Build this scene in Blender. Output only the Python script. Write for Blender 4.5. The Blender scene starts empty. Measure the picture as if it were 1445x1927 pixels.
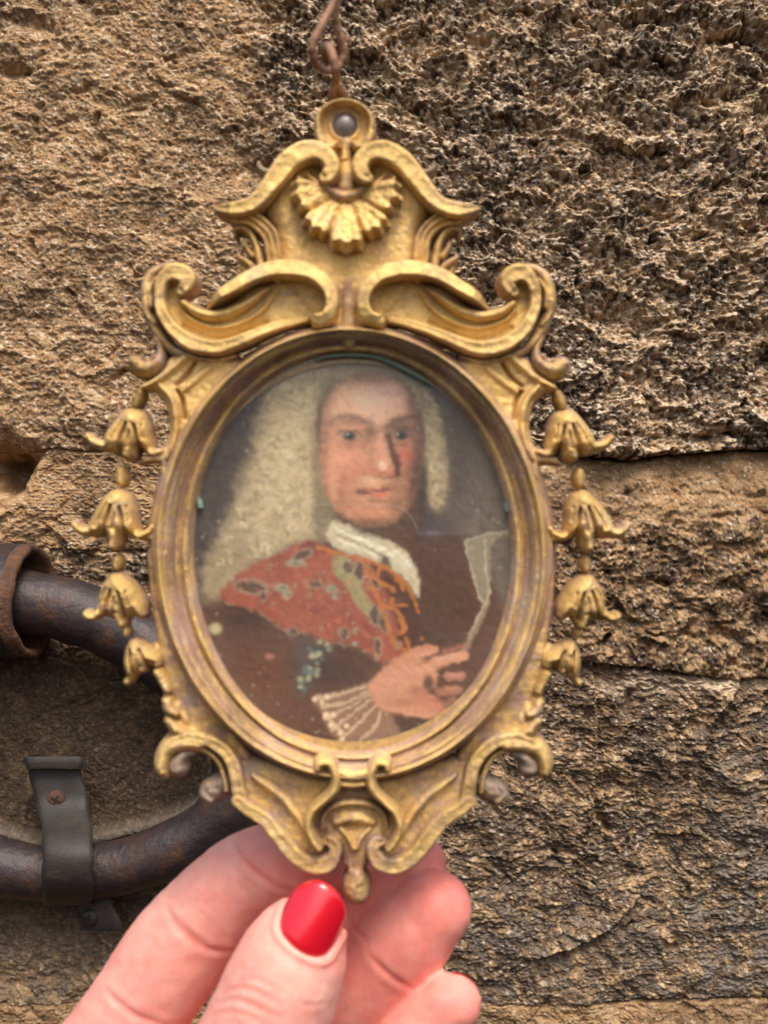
import bpy, bmesh, math
import numpy as np
from mathutils import Vector, Matrix

R = math.radians
scene = bpy.context.scene
# ---------------------------------------------------------------- camera, sky, sun, exposure
cam_d = bpy.data.cameras.new('camera')
cam = bpy.data.objects.new('camera', cam_d)
scene.collection.objects.link(cam)
cam.location = (0, 0, 0)
cam.rotation_euler = (R(90), 0, 0)
cam_d.sensor_fit = 'VERTICAL'
cam_d.sensor_height = 24.0
cam_d.lens = 24.0 * 0.25 / 0.1927
cam_d.clip_start = 0.01
cam_d.clip_end = 50
cam_d.dof.use_dof = True
cam_d.dof.focus_distance = 0.47
cam_d.dof.aperture_fstop = 22.0
scene.camera = cam

SUN_EL, SUN_AZ = 58, 168          # azimuth of the sun measured like sun_rotation (0 = +Y, the wall side)
world = bpy.data.worlds.new('World')
scene.world = world
world.use_nodes = True
wn = world.node_tree
bg = wn.nodes['Background']
sky = wn.nodes.new('ShaderNodeTexSky')
sky.sky_type = 'NISHITA'
sky.sun_disc = False
sky.sun_elevation = R(SUN_EL)
sky.sun_rotation = R(SUN_AZ)
sky.air_density = 0.8
sky.dust_density = 6.0
sky.ozone_density = 0.3
wn.links.new(sky.outputs[0], bg.inputs[0])
bg.inputs[1].default_value = 0.15
sun_d = bpy.data.lights.new('sun', 'SUN')
sun_d.energy = 1.5
sun_d.angle = R(24)
sun_d.color = (1.0, 0.95, 0.88)
sun = bpy.data.objects.new('sun', sun_d)
scene.collection.objects.link(sun)
az, el = R(SUN_AZ), R(SUN_EL)
sdir = Vector((math.sin(az) * math.cos(el), math.cos(az) * math.cos(el), math.sin(el)))
sun.rotation_euler = sdir.to_track_quat('Z', 'Y').to_euler()
scene.view_settings.view_transform = 'Standard'
scene.view_settings.look = 'None'
scene.view_settings.exposure = 0.55
scene.view_settings.gamma = 1.0

# ---------------------------------------------------------------- helpers
S = 1e-4            # one photo pixel is 0.1 mm at the frame, 0.25 m away


def W(px, py, dmm):
    """point that the photograph shows at px, py, at a distance of dmm"""
    k = S * dmm / 250.0
    return ((px - 722.5) * k, dmm * 1e-3, -(py - 963.5) * k)


def link(o, parent=None):
    scene.collection.objects.link(o)
    if parent is not None:
        o.parent = parent
    return o


def tag(o, label=None, cat=None, group=None, kind=None):
    if label: o['label'] = label
    if cat: o['category'] = cat
    if group: o['group'] = group
    if kind: o['kind'] = kind
    return o


def empty(name, loc):
    o = bpy.data.objects.new(name, None)
    o.location = loc
    o.empty_display_size = 0.01
    return link(o)


def lin(c):
    c = np.asarray(c, float) / 255.0
    return np.where(c <= 0.04045, c / 12.92, ((c + 0.055) / 1.055) ** 2.4)


def L4(*c):
    return tuple(float(v) for v in lin(c)) + (1.0,)


def np_mesh(name, V, F, mat, parent=None, smooth=True, attrs=None, loc=None):
    """V (n,3) floats, F (m,4) or (m,3) ints"""
    me = bpy.data.meshes.new(name)
    V = np.asarray(V, np.float32)
    F = np.asarray(F, np.int32)
    k = F.shape[1]
    me.vertices.add(len(V)); me.vertices.foreach_set('co', V.ravel())
    me.loops.add(F.size); me.loops.foreach_set('vertex_index', F.ravel())
    me.polygons.add(len(F))
    me.polygons.foreach_set('loop_start', np.arange(0, F.size, k, dtype=np.int32))
    me.polygons.foreach_set('loop_total', np.full(len(F), k, np.int32))
    me.update(calc_edges=True)
    me.polygons.foreach_set('use_smooth', np.full(len(F), smooth, bool))
    if attrs:
        for an, (kind, data) in attrs.items():
            if kind == 'color':
                a = me.color_attributes.new(an, 'FLOAT_COLOR', 'POINT')
                d = np.ones((len(V), 4), np.float32); d[:, :3] = data
                a.data.foreach_set('color', d.ravel())
            else:
                a = me.attributes.new(an, 'FLOAT', 'POINT')
                a.data.foreach_set('value', np.asarray(data, np.float32))
    me.materials.append(mat)
    me.update()
    o = bpy.data.objects.new(name, me)
    if loc is not None: o.location = loc
    return link(o, parent)


def bm_obj(name, bm, mat, parent=None, smooth=True):
    me = bpy.data.meshes.new(name)
    bmesh.ops.recalc_face_normals(bm, faces=bm.faces)
    for f in bm.faces: f.smooth = smooth
    bm.to_mesh(me); bm.free()
    me.materials.append(mat)
    return link(bpy.data.objects.new(name, me), parent)


_rng = np.random.RandomState(7)
_perm = np.concatenate([_rng.permutation(256)] * 3)
_ga = _rng.rand(256) * 2 * np.pi
_gx, _gy = np.cos(_ga).astype(np.float32), np.sin(_ga).astype(np.float32)


def perlin(x, y, seed=0):
    x = np.asarray(x, np.float64) + seed * 17.31 + 1000; y = np.asarray(y, np.float64) + seed * 9.77 + 1000
    xi = np.floor(x).astype(np.int64); yi = np.floor(y).astype(np.int64)
    fx = (x - xi).astype(np.float32); fy = (y - yi).astype(np.float32)
    xi &= 255; yi &= 255
    u = fx * fx * fx * (fx * (fx * 6 - 15) + 10); v = fy * fy * fy * (fy * (fy * 6 - 15) + 10)
    def g(ix, iy, dx, dy):
        h = _perm[_perm[(ix + seed) & 255] + iy]
        return _gx[h] * dx + _gy[h] * dy
    a = g(xi, yi, fx, fy); b = g(xi + 1, yi, fx - 1, fy)
    c = g(xi, yi + 1, fx, fy - 1); d = g(xi + 1, yi + 1, fx - 1, fy - 1)
    return (a + u * (b - a)) * (1 - v) + (c + u * (d - c)) * v * 1.0 if False else ((a + u * (b - a)) + v * ((c + u * (d - c)) - (a + u * (b - a)))) * 1.5


def fbm(x, y, lam, octv, seed=0, gain=0.5, ridged=False):
    s = 0; a = 1.0; t = 0; f = 1.0 / lam
    for i in range(octv):
        n = perlin(x * f, y * f, seed + i * 3)
        if ridged: n = 1 - 2 * np.abs(n)
        s = s + n * a; t += a; a *= gain; f *= 2.03
    return s / t


def sstep(a, b, x):
    t = np.clip((x - a) / (b - a), 0, 1)
    return t * t * (3 - 2 * t)


def catmull(P, n=8, closed=False):
    P = np.asarray(P, float)
    if closed: Q = np.vstack([P[-1], P, P[0], P[1]])
    else: Q = np.vstack([2 * P[0] - P[1], P, 2 * P[-1] - P[-2]])
    out = []
    for i in range(1, len(Q) - 2):
        for k in range(n):
            t = k / n
            out.append(0.5 * ((2 * Q[i]) + (-Q[i - 1] + Q[i + 1]) * t + (2 * Q[i - 1] - 5 * Q[i] + 4 * Q[i + 1] - Q[i + 2]) * t * t
                              + (-Q[i - 1] + 3 * Q[i] - 3 * Q[i + 1] + Q[i + 2]) * t ** 3))
    if not closed: out.append(Q[-2])
    return np.array(out)


def stroke_uv(x, y, pts, n=6):
    """distance, width, signed side and running length share of the nearest spot of a tapering curve"""
    C = catmull(pts, n)
    best = np.full(x.shape, 1e9); dist = np.full(x.shape, 1e9); w = np.ones(x.shape); side = np.ones(x.shape); tt = np.zeros(x.shape)
    m = len(C) - 1
    for i in range(m):
        ax, ay, aw = C[i][:3]; bx, by, bw = C[i + 1][:3]
        dx, dy = bx - ax, by - ay
        l2 = dx * dx + dy * dy + 1e-9
        t = np.clip(((x - ax) * dx + (y - ay) * dy) / l2, 0, 1)
        qx = x - ax - t * dx; qy = y - ay - t * dy
        d = np.sqrt(qx * qx + qy * qy)
        ww = np.maximum(aw + (bw - aw) * t, 0.5)
        k = d - ww
        up = k < best
        best = np.where(up, k, best); dist = np.where(up, d, dist); w = np.where(up, ww, w)
        side = np.where(up, np.sign(dx * qy - dy * qx), side); tt = np.where(up, (i + t) / m, tt)
    return best, dist, w, side, tt


def poly_sdf(x, y, P):
    P = np.asarray(P, float)
    d = np.full(x.shape, 1e9); inside = np.zeros(x.shape, bool)
    for i in range(len(P)):
        ax, ay = P[i - 1][:2]; bx, by = P[i][:2]
        dx, dy = bx - ax, by - ay
        t = np.clip(((x - ax) * dx + (y - ay) * dy) / (dx * dx + dy * dy + 1e-9), 0, 1)
        d = np.minimum(d, np.hypot(x - ax - t * dx, y - ay - t * dy))
        if abs(dy) > 1e-9:
            c = ((ay > y) != (by > y)) & (x < dx * (y - ay) / dy + ax)
            inside ^= c
    return np.where(inside, -d, d)


# ---------------------------------------------------------------- materials
def new_mat(name):
    m = bpy.data.materials.new(name); m.use_nodes = True
    nt = m.node_tree
    return m, nt, nt.nodes['Principled BSDF'], nt.nodes, nt.links


def tex_noise(nt, scale, detail=6, rough=0.6, co='Object', stretch=None):
    tc = nt.nodes.new('ShaderNodeTexCoord')
    n = nt.nodes.new('ShaderNodeTexNoise'); n.inputs['Scale'].default_value = scale
    n.inputs['Detail'].default_value = detail; n.inputs['Roughness'].default_value = rough
    if stretch:
        mp = nt.nodes.new('ShaderNodeMapping'); mp.inputs['Scale'].default_value = stretch
        nt.links.new(tc.outputs[co], mp.inputs[0]); nt.links.new(mp.outputs[0], n.inputs['Vector'])
    else:
        nt.links.new(tc.outputs[co], n.inputs['Vector'])
    return n


def ramp(nt, src, stops):
    r = nt.nodes.new('ShaderNodeValToRGB')
    e = r.color_ramp.elements
    while len(e) < len(stops): e.new(0.5)
    for i, (p, c) in enumerate(stops):
        e[i].position = p; e[i].color = c if len(c) == 4 else (*c, 1)
    nt.links.new(src, r.inputs[0]); return r


def mixc(nt, fac, a, b, mode='MIX'):
    m = nt.nodes.new('ShaderNodeMix'); m.data_type = 'RGBA'; m.blend_type = mode
    for s, v in ((0, fac), (6, a), (7, b)):
        if isinstance(v, (float, int)): m.inputs[s].default_value = v
        elif isinstance(v, tuple): m.inputs[s].default_value = v
        else: nt.links.new(v, m.inputs[s])
    return m.outputs[2]


def bump(nt, src, strength, dist, bs, prev=None):
    b = nt.nodes.new('ShaderNodeBump'); b.inputs['Strength'].default_value = strength
    b.inputs['Distance'].default_value = dist
    nt.links.new(src, b.inputs['Height'])
    if prev is not None: nt.links.new(prev, b.inputs['Normal'])
    if bs is not None: nt.links.new(b.outputs[0], bs.inputs['Normal'])
    return b.outputs[0]


def make_gold(name, grime=0.0):
    m, nt, bs, N, Lk = new_mat(name)
    big = tex_noise(nt, 110, 5, 0.6); fine = tex_noise(nt, 900, 6, 0.7); gr = tex_noise(nt, 2600, 3, 0.6)
    base = ramp(nt, big.outputs[0], [(0.25, (0.50, 0.33, 0.11)), (0.5, (0.70, 0.475, 0.17)), (0.75, (0.84, 0.60, 0.25))])
    at = N.new('ShaderNodeAttribute'); at.attribute_name = 'patina'
    ad = N.new('ShaderNodeMath'); ad.operation = 'ADD'
    sc = N.new('ShaderNodeMath'); sc.operation = 'MULTIPLY_ADD'
    Lk.new(fine.outputs[0], sc.inputs[0]); sc.inputs[1].default_value = 1.9; sc.inputs[2].default_value = -0.79 + grime
    Lk.new(at.outputs['Fac'], ad.inputs[0]); Lk.new(sc.outputs[0], ad.inputs[1])
    pf = ramp(nt, ad.outputs[0], [(0.12, (0, 0, 0)), (0.75, (1, 1, 1))])
    pcol = ramp(nt, big.outputs[0], [(0.3, (0.20, 0.13, 0.07)), (0.5, (0.36, 0.21, 0.14)), (0.68, (0.38, 0.29, 0.25))])
    col = mixc(nt, pf.outputs[0], base.outputs[0], pcol.outputs[0])
    Lk.new(col, bs.inputs['Base Color'])
    mt = N.new('ShaderNodeMath'); mt.operation = 'MULTIPLY_ADD'; mt.inputs[1].default_value = -0.45; mt.inputs[2].default_value = 0.55
    Lk.new(pf.outputs[0], mt.inputs[0]); Lk.new(mt.outputs[0], bs.inputs['Metallic'])
    rg = N.new('ShaderNodeMath'); rg.operation = 'MULTIPLY_ADD'; rg.inputs[1].default_value = 0.15; rg.inputs[2].default_value = 0.55
    Lk.new(pf.outputs[0], rg.inputs[0]); Lk.new(rg.outputs[0], bs.inputs['Roughness'])
    b1 = bump(nt, fine.outputs[0], 0.6, 0.0006, None)
    bump(nt, gr.outputs[0], 0.35, 0.00015, bs, b1)
    return m


M = {}
M['gold'] = make_gold('gilt_bronze')
M['gold_worn'] = make_gold('worn_gilt_bronze', 0.14)


def make_painted():
    m, nt, bs, N, Lk = new_mat('oil_paint')
    at = N.new('ShaderNodeAttribute'); at.attribute_name = 'paint'
    n = tex_noise(nt, 1500, 5, 0.7)
    r = ramp(nt, n.outputs[0], [(0.3, (0.94, 0.94, 0.94)), (0.7, (1.05, 1.05, 1.05))])
    Lk.new(mixc(nt, 1.0, at.outputs['Color'], r.outputs[0], 'MULTIPLY'), bs.inputs['Base Color'])
    bs.inputs['Roughness'].default_value = 0.55
    bs.inputs['Specular IOR Level'].default_value = 0.3
    bump(nt, n.outputs[0], 0.4, 0.00012, bs)
    return m


M['paint'] = make_painted()


def make_glass():
    m, nt, bs, N, Lk = new_mat('old_glass')
    out = N['Material Output']
    tr = N.new('ShaderNodeBsdfTransparent'); tr.inputs[0].default_value = (0.96, 0.965, 0.95, 1)
    gl = N.new('ShaderNodeBsdfGlossy'); gl.inputs['Roughness'].default_value = 0.12
    fr = N.new('ShaderNodeFresnel'); fr.inputs[0].default_value = 1.45
    df = N.new('ShaderNodeBsdfDiffuse'); df.inputs[0].default_value = (0.55, 0.52, 0.5, 1)
    mx = N.new('ShaderNodeMixShader'); Lk.new(fr.outputs[0], mx.inputs[0]); Lk.new(tr.outputs[0], mx.inputs[1]); Lk.new(gl.outputs[0], mx.inputs[2])
    n = tex_noise(nt, 60, 6, 0.65); n2 = tex_noise(nt, 2200, 2, 0.5)
    r1 = ramp(nt, n.outputs[0], [(0.35, (0.012,) * 3), (0.75, (0.07,) * 3)])
    r2 = ramp(nt, n2.outputs[0], [(0.70, (0,) * 3), (0.76, (0.35,) * 3)])
    at = N.new('ShaderNodeAttribute'); at.attribute_name = 'dust'
    s = mixc(nt, 1.0, r1.outputs[0], mixc(nt, 1.0, r2.outputs[0], at.outputs['Fac'], 'MULTIPLY'), 'ADD')
    m2 = N.new('ShaderNodeMixShader'); Lk.new(s, m2.inputs[0]); Lk.new(mx.outputs[0], m2.inputs[1]); Lk.new(df.outputs[0], m2.inputs[2])
    Lk.new(m2.outputs[0], out.inputs[0])
    return m


M['glass'] = make_glass()


def simple(name, stops, scale, rough, metal=0.0, bstr=0.4, bdist=0.0003, bscale=900, spec=0.5):
    m, nt, bs, N, Lk = new_mat(name)
    n = tex_noise(nt, scale, 8, 0.65)
    Lk.new(ramp(nt, n.outputs[0], stops).outputs[0], bs.inputs['Base Color'])
    bs.inputs['Roughness'].default_value = rough; bs.inputs['Metallic'].default_value = metal
    bs.inputs['Specular IOR Level'].default_value = spec
    n2 = tex_noise(nt, bscale, 5, 0.6)
    bump(nt, n2.outputs[0], bstr, bdist, bs)
    return m


M['verdigris'] = simple('verdigris', [(0.3, (0.10, 0.16, 0.11)), (0.7, (0.22, 0.30, 0.23))], 700, 0.8)
M['tarnish'] = simple('dull_grey_bronze', [(0.3, (0.17, 0.125, 0.085)), (0.5, (0.27, 0.20, 0.14)), (0.7, (0.40, 0.29, 0.12))], 330, 0.65, 0.2)
M['lilac'] = simple('bare_tarnished_bronze', [(0.3, (0.16, 0.115, 0.08)), (0.5, (0.27, 0.20, 0.15)), (0.7, (0.36, 0.26, 0.12))], 300, 0.7, 0.1)
M['lead'] = simple('grey_lead', [(0.3, (0.14, 0.12, 0.115)), (0.7, (0.22, 0.19, 0.18))], 150, 0.4, 0.5, 0.2)
M['rustwire'] = simple('rusty_wire', [(0.3, (0.14, 0.06, 0.025)), (0.5, (0.30, 0.155, 0.085)), (0.7, (0.36, 0.22, 0.15))], 160, 0.6, 0.1, 0.5)
M['iron'] = simple('dark_iron_paint', [(0.3, (0.020, 0.014, 0.015)), (0.48, (0.036, 0.028, 0.029)), (0.56, (0.050, 0.030, 0.024)), (0.70, (0.10, 0.048, 0.028))], 110, 0.5, 0.25, 0.7, 0.0008, 330)
M['rust'] = simple('flaking_rust', [(0.3, (0.03, 0.018, 0.014)), (0.5, (0.10, 0.045, 0.022)), (0.7, (0.17, 0.075, 0.032))], 120, 0.85, 0.0, 0.9, 0.0012, 420)
M['strap'] = simple('dark_grey_strap', [(0.3, (0.020, 0.018, 0.015)), (0.58, (0.032, 0.028, 0.023)), (0.74, (0.070, 0.050, 0.034))], 130, 0.6, 0.15, 0.5, 0.0004, 600)
M['mortar'] = simple('dirty_mortar', [(0.3, (0.045, 0.033, 0.022)), (0.7, (0.16, 0.125, 0.085))], 90, 0.95, 0, 0.8, 0.002, 300)


def make_stone():
    m, nt, bs, N, Lk = new_mat('weathered_stone')
    at = N.new('ShaderNodeAttribute'); at.attribute_name = 'stone'
    n = tex_noise(nt, 1500, 5, 0.75, stretch=(0.7, 1, 1.2))
    r = ramp(nt, n.outputs[0], [(0.28, (0.6, 0.59, 0.58)), (0.5, (0.97, 0.97, 0.97)), (0.72, (1.55, 1.53, 1.5))])
    Lk.new(mixc(nt, 1.0, at.outputs['Color'], r.outputs[0], 'MULTIPLY'), bs.inputs['Base Color'])
    bs.inputs['Roughness'].default_value = 1.0
    bs.inputs['Specular IOR Level'].default_value = 0.0
    g = tex_noise(nt, 3400, 3, 0.7)
    b1 = bump(nt, n.outputs[0], 0.6, 0.0006, None)
    bump(nt, g.outputs[0], 0.35, 0.0002, bs, b1)
    return m


M['stone'] = make_stone()


def make_skin():
    m, nt, bs, N, Lk = new_mat('skin')
    at = N.new('ShaderNodeAttribute'); at.attribute_name = 'blush'
    n = tex_noise(nt, 55, 4, 0.55); n2 = tex_noise(nt, 1900, 4, 0.6); n3 = tex_noise(nt, 420, 3, 0.5)
    base = mixc(nt, at.outputs['Fac'], (0.95, 0.52, 0.43, 1), (0.93, 0.25, 0.21, 1))
    r = ramp(nt, n.outputs[0], [(0.3, (0.88, 0.80, 0.78)), (0.7, (1.06, 1.06, 1.04))])
    r2 = ramp(nt, n3.outputs[0], [(0.3, (0.95, 0.91, 0.9)), (0.7, (1.03, 1.03, 1.03))])
    c = mixc(nt, 1.0, base, r.outputs[0], 'MULTIPLY')
    Lk.new(mixc(nt, 1.0, c, r2.outputs[0], 'MULTIPLY'), bs.inputs['Base Color'])
    bs.inputs['Roughness'].default_value = 0.5
    bs.inputs['Specular IOR Level'].default_value = 0.35
    bs.inputs['Subsurface Weight'].default_value = 0.35
    bs.inputs['Subsurface Radius'].default_value = (1.0, 0.35, 0.2)
    bs.inputs['Subsurface Scale'].default_value = 0.0022
    b1 = bump(nt, n2.outputs[0], 0.35, 0.00018, None)
    vo = N.new('ShaderNodeTexVoronoi'); vo.inputs['Scale'].default_value = 2400; tc = N.new('ShaderNodeTexCoord'); Lk.new(tc.outputs['Object'], vo.inputs['Vector'])
    bump(nt, vo.outputs['Distance'], 0.25, 0.00012, bs, b1)
    return m


M['skin'] = make_skin()
m, nt, bs, N, Lk = new_mat('red_nail_lacquer')
bs.inputs['Base Color'].default_value = (0.62, 0.008, 0.022, 1)
bs.inputs['Roughness'].default_value = 0.3
bs.inputs['Coat Weight'].default_value = 1.0
bs.inputs['Coat Roughness'].default_value = 0.12
M['nail'] = m
m, nt, bs, N, Lk = new_mat('painted_reflection')
bs.inputs['Base Color'].default_value = (0.36, 0.31, 0.25, 1)  # plain tone that stands in for a reflection on the glass
M['reflection_line'] = m

# ---------------------------------------------------------------- stone wall
D_WALL = 500.0
wall = empty('stone_wall', W(722.5, 963.5, D_WALL))
tag(wall, 'rough weathered brown sandstone wall of coursed blocks behind the frame', 'wall')
wx0, wy0, wz0 = wall.location


def axis_cells(lo, hi, mlo, mhi, step, big):
    a = np.arange(mlo, lo, big); b = np.arange(lo, hi, step); c = np.arange(hi, mhi + big, big)
    return np.concatenate([a, b, c])


XC = axis_cells(-12, 1457, -1400, 2500, 2.05, 12.0)


def joint(k, x):
    """the joints between the courses (photo pixels at the wall)"""
    w = 5 * perlin(x / 90, x * 0 + k, 11) + 2.2 * perlin(x / 21, x * 0 + k, 12)
    if k == 0: return x * 0 - 700.0
    if k == 1: return 846 + 14 * sstep(200, 1050, x) - 18 * sstep(1180, 1500, x) + 1.6 * w
    if k == 2: return 1035 + 212 * sstep(320, 1000, x) + 30 * sstep(1100, 1445, x) + 1.2 * w
    if k == 3: return 1896 - 14 * sstep(900, 1500, x) - 6 * sstep(500, 0, x) + 0.5 * w
    return x * 0 + 2700.0


def wall_fields(x, y, course, ed):
    """depth of the stone surface (mm towards the camera) and its colour"""
    wxx = x + 22 * perlin(x / 80, y / 60, 21) + 7 * perlin(x / 24, y / 20, 22)
    wyy = y + 18 * perlin(x / 75, y / 55, 23) + 6 * perlin(x / 22, y / 18, 24)
    right = sstep(430, 700, x + 60 * perlin(x / 200, y / 160, 31) - 0.10 * (y - 400))     # rough right part of the top course
    rough = np.where(course == 0, 0.42 + 0.66 * right, 0.8)
    lowleft = sstep(520, 330, x) * sstep(1150, 1260, y) * sstep(1790, 1740, y)
    fy = np.where(course == 2, 1.35, 1.0)
    if course == 2: rough = 0.52 + 0.12 * sstep(1500, 1250, y) - 0.42 * lowleft - 0.12 * sstep(1600, 1850, y)
    if course == 1: rough = 0.35 + 0.45 * sstep(990, 1060, y + 0.02 * x)
    if course == 3: rough = 0.28
    big = fbm(x, y, 230, 3, 41)
    pits = fbm(wxx, wyy * 1.25, 74, 4, 51, 0.5)
    med = -fbm(wxx * 0.85, wyy * 1.25 * fy, 40, 3, 61, 0.6, ridged=True)
    sm = -fbm(x * 0.85 + 5 * pits, y * 1.25 * fy, 17, 3, 71, 0.62, ridged=True) + 0.35
    fine = -fbm(x * 0.85, y * 1.15 * fy, 7.5, 2, 81, 0.65, ridged=True) + 0.35
    crust = sstep(-0.25, 0.3, pits + 0.25 * sm)
    h = 4.5 * big + rough * (8.5 * pits + 3.0 * med + 1.9 * sm) + 4.0 * np.maximum(rough - 0.5, 0) * fbm(wxx, wyy, 120, 2, 56) + (0.55 + 0.6 * rough) * 0.95 * fine
    # flaked terraces
    q = 0.5 * (pits * 6 + sm * 0.8) * 1.1
    ter = (np.floor(q) + sstep(0.3, 0.7, q - np.floor(q))) - q
    h += 1.5 * rough * ter
    # deep pits
    hol = fbm(wxx * 0.9, wyy * 1.2, 46, 2, 91)
    pit = sstep(0.38, 0.62, hol)
    h -= 5.5 * rough * pit
    # particular hollows seen in the photograph: at the left edge by the first joint, upper left knobs, dark pocket behind the crest
    for (hx, hy, rx, ry, dp) in ((4, 884, 42, 42, 36), (40, 138, 46, 22, 7), (60, 45, 40, 18, 6), (470, 300, 38, 46, 6), (480, 235, 34, 18, 4), (520, 350, 40, 30, 5), (155, 165, 22, 9, 3), (185, 205, 26, 14, 3),
                                 (1230, 40, 90, 16, 6), (1400, 70, 70, 16, 8), (1340, 830, 80, 14, 6), (700, 20, 40, 20, 4), (905, 560, 60, 24, 6), (1130, 590, 70, 22, 5)):
        e = ((wxx - hx) / rx) ** 2 + ((wyy - hy) / ry) ** 2
        h -= dp * np.exp(-e * 1.1)
    if course == 2:
        # mortar bedding ridge that follows the bent pipe
        b, d, w, s, t = stroke_uv(x, y, [(-80, 1545, 14), (20, 1566, 13), (100, 1584, 12), (180, 1574, 14), (270, 1553, 13), (335, 1530, 13), (385, 1495, 12), (402, 1440, 10)], 4)
        ridge = sstep(6, -10, b + 4 * sm); h += 7.0 * ridge
        # scar lines in the lower right stone
        for pts in ([(1115, 1255, 3), (1120, 1400, 3), (1108, 1560, 3), (1085, 1690, 3)], [(1390, 1290, 3), (1330, 1380, 3), (1318, 1480, 4), (1280, 1600, 3)], [(1190, 1700, 3), (1120, 1760, 3), (1010, 1800, 3)]):
            b, d, w, s, t = stroke_uv(x + 6 * sm, y, pts, 4)
            h += 2.6 * s * np.exp(-(d / 22) ** 2); ridge_v = np.exp(-(d / 3.5) ** 2); h += 1.2 * ridge_v
    # the arrises of each block crumble away towards the joints
    jd = sstep(-0.25, 0.35, fbm(x, y * 0, 150, 3, 141)) * 0.8 + 0.2 + 0.5 * sstep(1000, 1150, x)
    ja = 3.2 if course == 0 else np.where((course == 1) & (y < 935), 2.6, 1.3)
    h -= jd * (ja * np.exp(-(ed / (3.5 + 3.0 * pits)) ** 2) + 0.24 * ja * np.exp(-ed / 30.0))
    xr = sstep(1020, 1130, x)
    if course == 0: h += 5.0 * np.exp(-ed / 70.0) * xr * (ed < 500)
    if course == 1: h -= 6.0 * np.exp(-np.maximum(y - 862, 0) / 34.0) * (0.25 + 0.75 * xr); h += 2.5 * sstep(1150, 1235, y) * xr
    if course == 2: h -= 3.0 * np.exp(-np.maximum(y - 1262, 0) / 26.0) * xr
    # ---- colour: ochre sandstone, black crust and pale lichen, each with its own outline
    n1 = fbm(x, y, 150, 4, 101); n2 = fbm(wxx, wyy * 1.3, 36, 5, 111, 0.6); n3 = fbm(wxx, wyy, 20, 4, 121, 0.7); n4 = fbm(x * 0.8, y, 9, 3, 131, 0.75) + 0.12 * fine
    tan = lin((178, 144, 98)); ochre = lin((158, 118, 70)); brown = lin((112, 87, 60)); dark = lin((70, 57, 48)); slate = lin((104, 94, 90)); pale = lin((216, 196, 166)); grey = lin((126, 116, 104))
    def mx(a, b, f): return a + (b - a) * f[:, None]
    o = np.ones((len(x), 1))
    c = mx(tan * o, ochre * o, sstep(-0.3, 0.35, n2))
    c = mx(c, brown * o, sstep(-0.15, 0.45, n1 + 0.5 * n3) * 0.65)
    if course == 0:
        dk = sstep(-0.12, 0.24, n2 * 0.6 + n3 * 0.75 + 0.55 * right - 0.50 + 0.3 * n1)
        pl = sstep(0.10, 0.34, n4 - 0.35 * n3 + 0.16 * right + 0.10 * sm)
        extra = sstep(420, 560, x) * sstep(640, 560, x) * sstep(520, 200, y)
        dk = np.clip(dk + 0.6 * extra * sstep(-0.3, 0.1, n3), 0, 1)
    elif course == 1:
        low = sstep(960, 1050, y + 0.03 * x + 30 * n1)
        dk = sstep(-0.1, 0.25, n2 * 0.5 + n3 * 0.7 + 0.5 * low - 0.42)
        pl = sstep(0.2, 0.5, n4 + 0.5 * n3)
    elif course == 2:
        dk = sstep(-0.28, 0.22, n2 * 0.5 + n3 * 0.75 + 0.10 + 0.25 * n1 - 0.35 * sstep(320, 0, x) * sstep(1750, 1900, y))
        pl = sstep(0.12, 0.36, n4 - 0.25 * n3 + 0.10 * sm)
        band = np.exp(-((y - 1290 - 6 * n1) / 16) ** 2) * sstep(1080, 1160, x)
        dk = dk * (1 - 0.8 * band); c = mx(c, pale * o, 0.5 * band)
    else:
        dk = sstep(0.1, 0.5, n2 + n3 * 0.4) * 0.5
        pl = sstep(0.2, 0.5, n4)
    dcol = mx(dark * o, slate * o, sstep(0.0, 0.5, n4 + 0.3 * n1))
    c = mx(c, dcol, dk * 0.78)
    c = mx(c, pale * o, pl * (0.78 if course < 2 else 0.6))
    if course == 2:
        g = 0.15 + sstep(1450, 1800, y) * 0.35 + 0.4 * sstep(1280, 1340, x + 30 * n1) * sstep(1300, 1360, y)
        c = mx(c, grey * o, g * sstep(-0.2, 0.3, n2))
        cem = lin((70, 57, 43)) * (1 + 0.6 * n3[:, None]); c = mx(c, cem, 0.75 * lowleft); c = mx(c, lin((112, 100, 88)) * (1 + 0.4 * n4[:, None]), 0.8 * ridge)
        c = mx(c, lin((140, 120, 92)) * (1 + 0.5 * n4[:, None]), 0.6 * sstep(420, 250, x) * sstep(1690, 1740, y) * sstep(-0.3, 0.2, n2 + n3))
    lum = (c @ np.array([0.25, 0.6, 0.15]))[:, None]
    return h, np.clip((lum + (c - lum) * 0.79) * 0.98, 0.004, 0.72)


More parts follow.
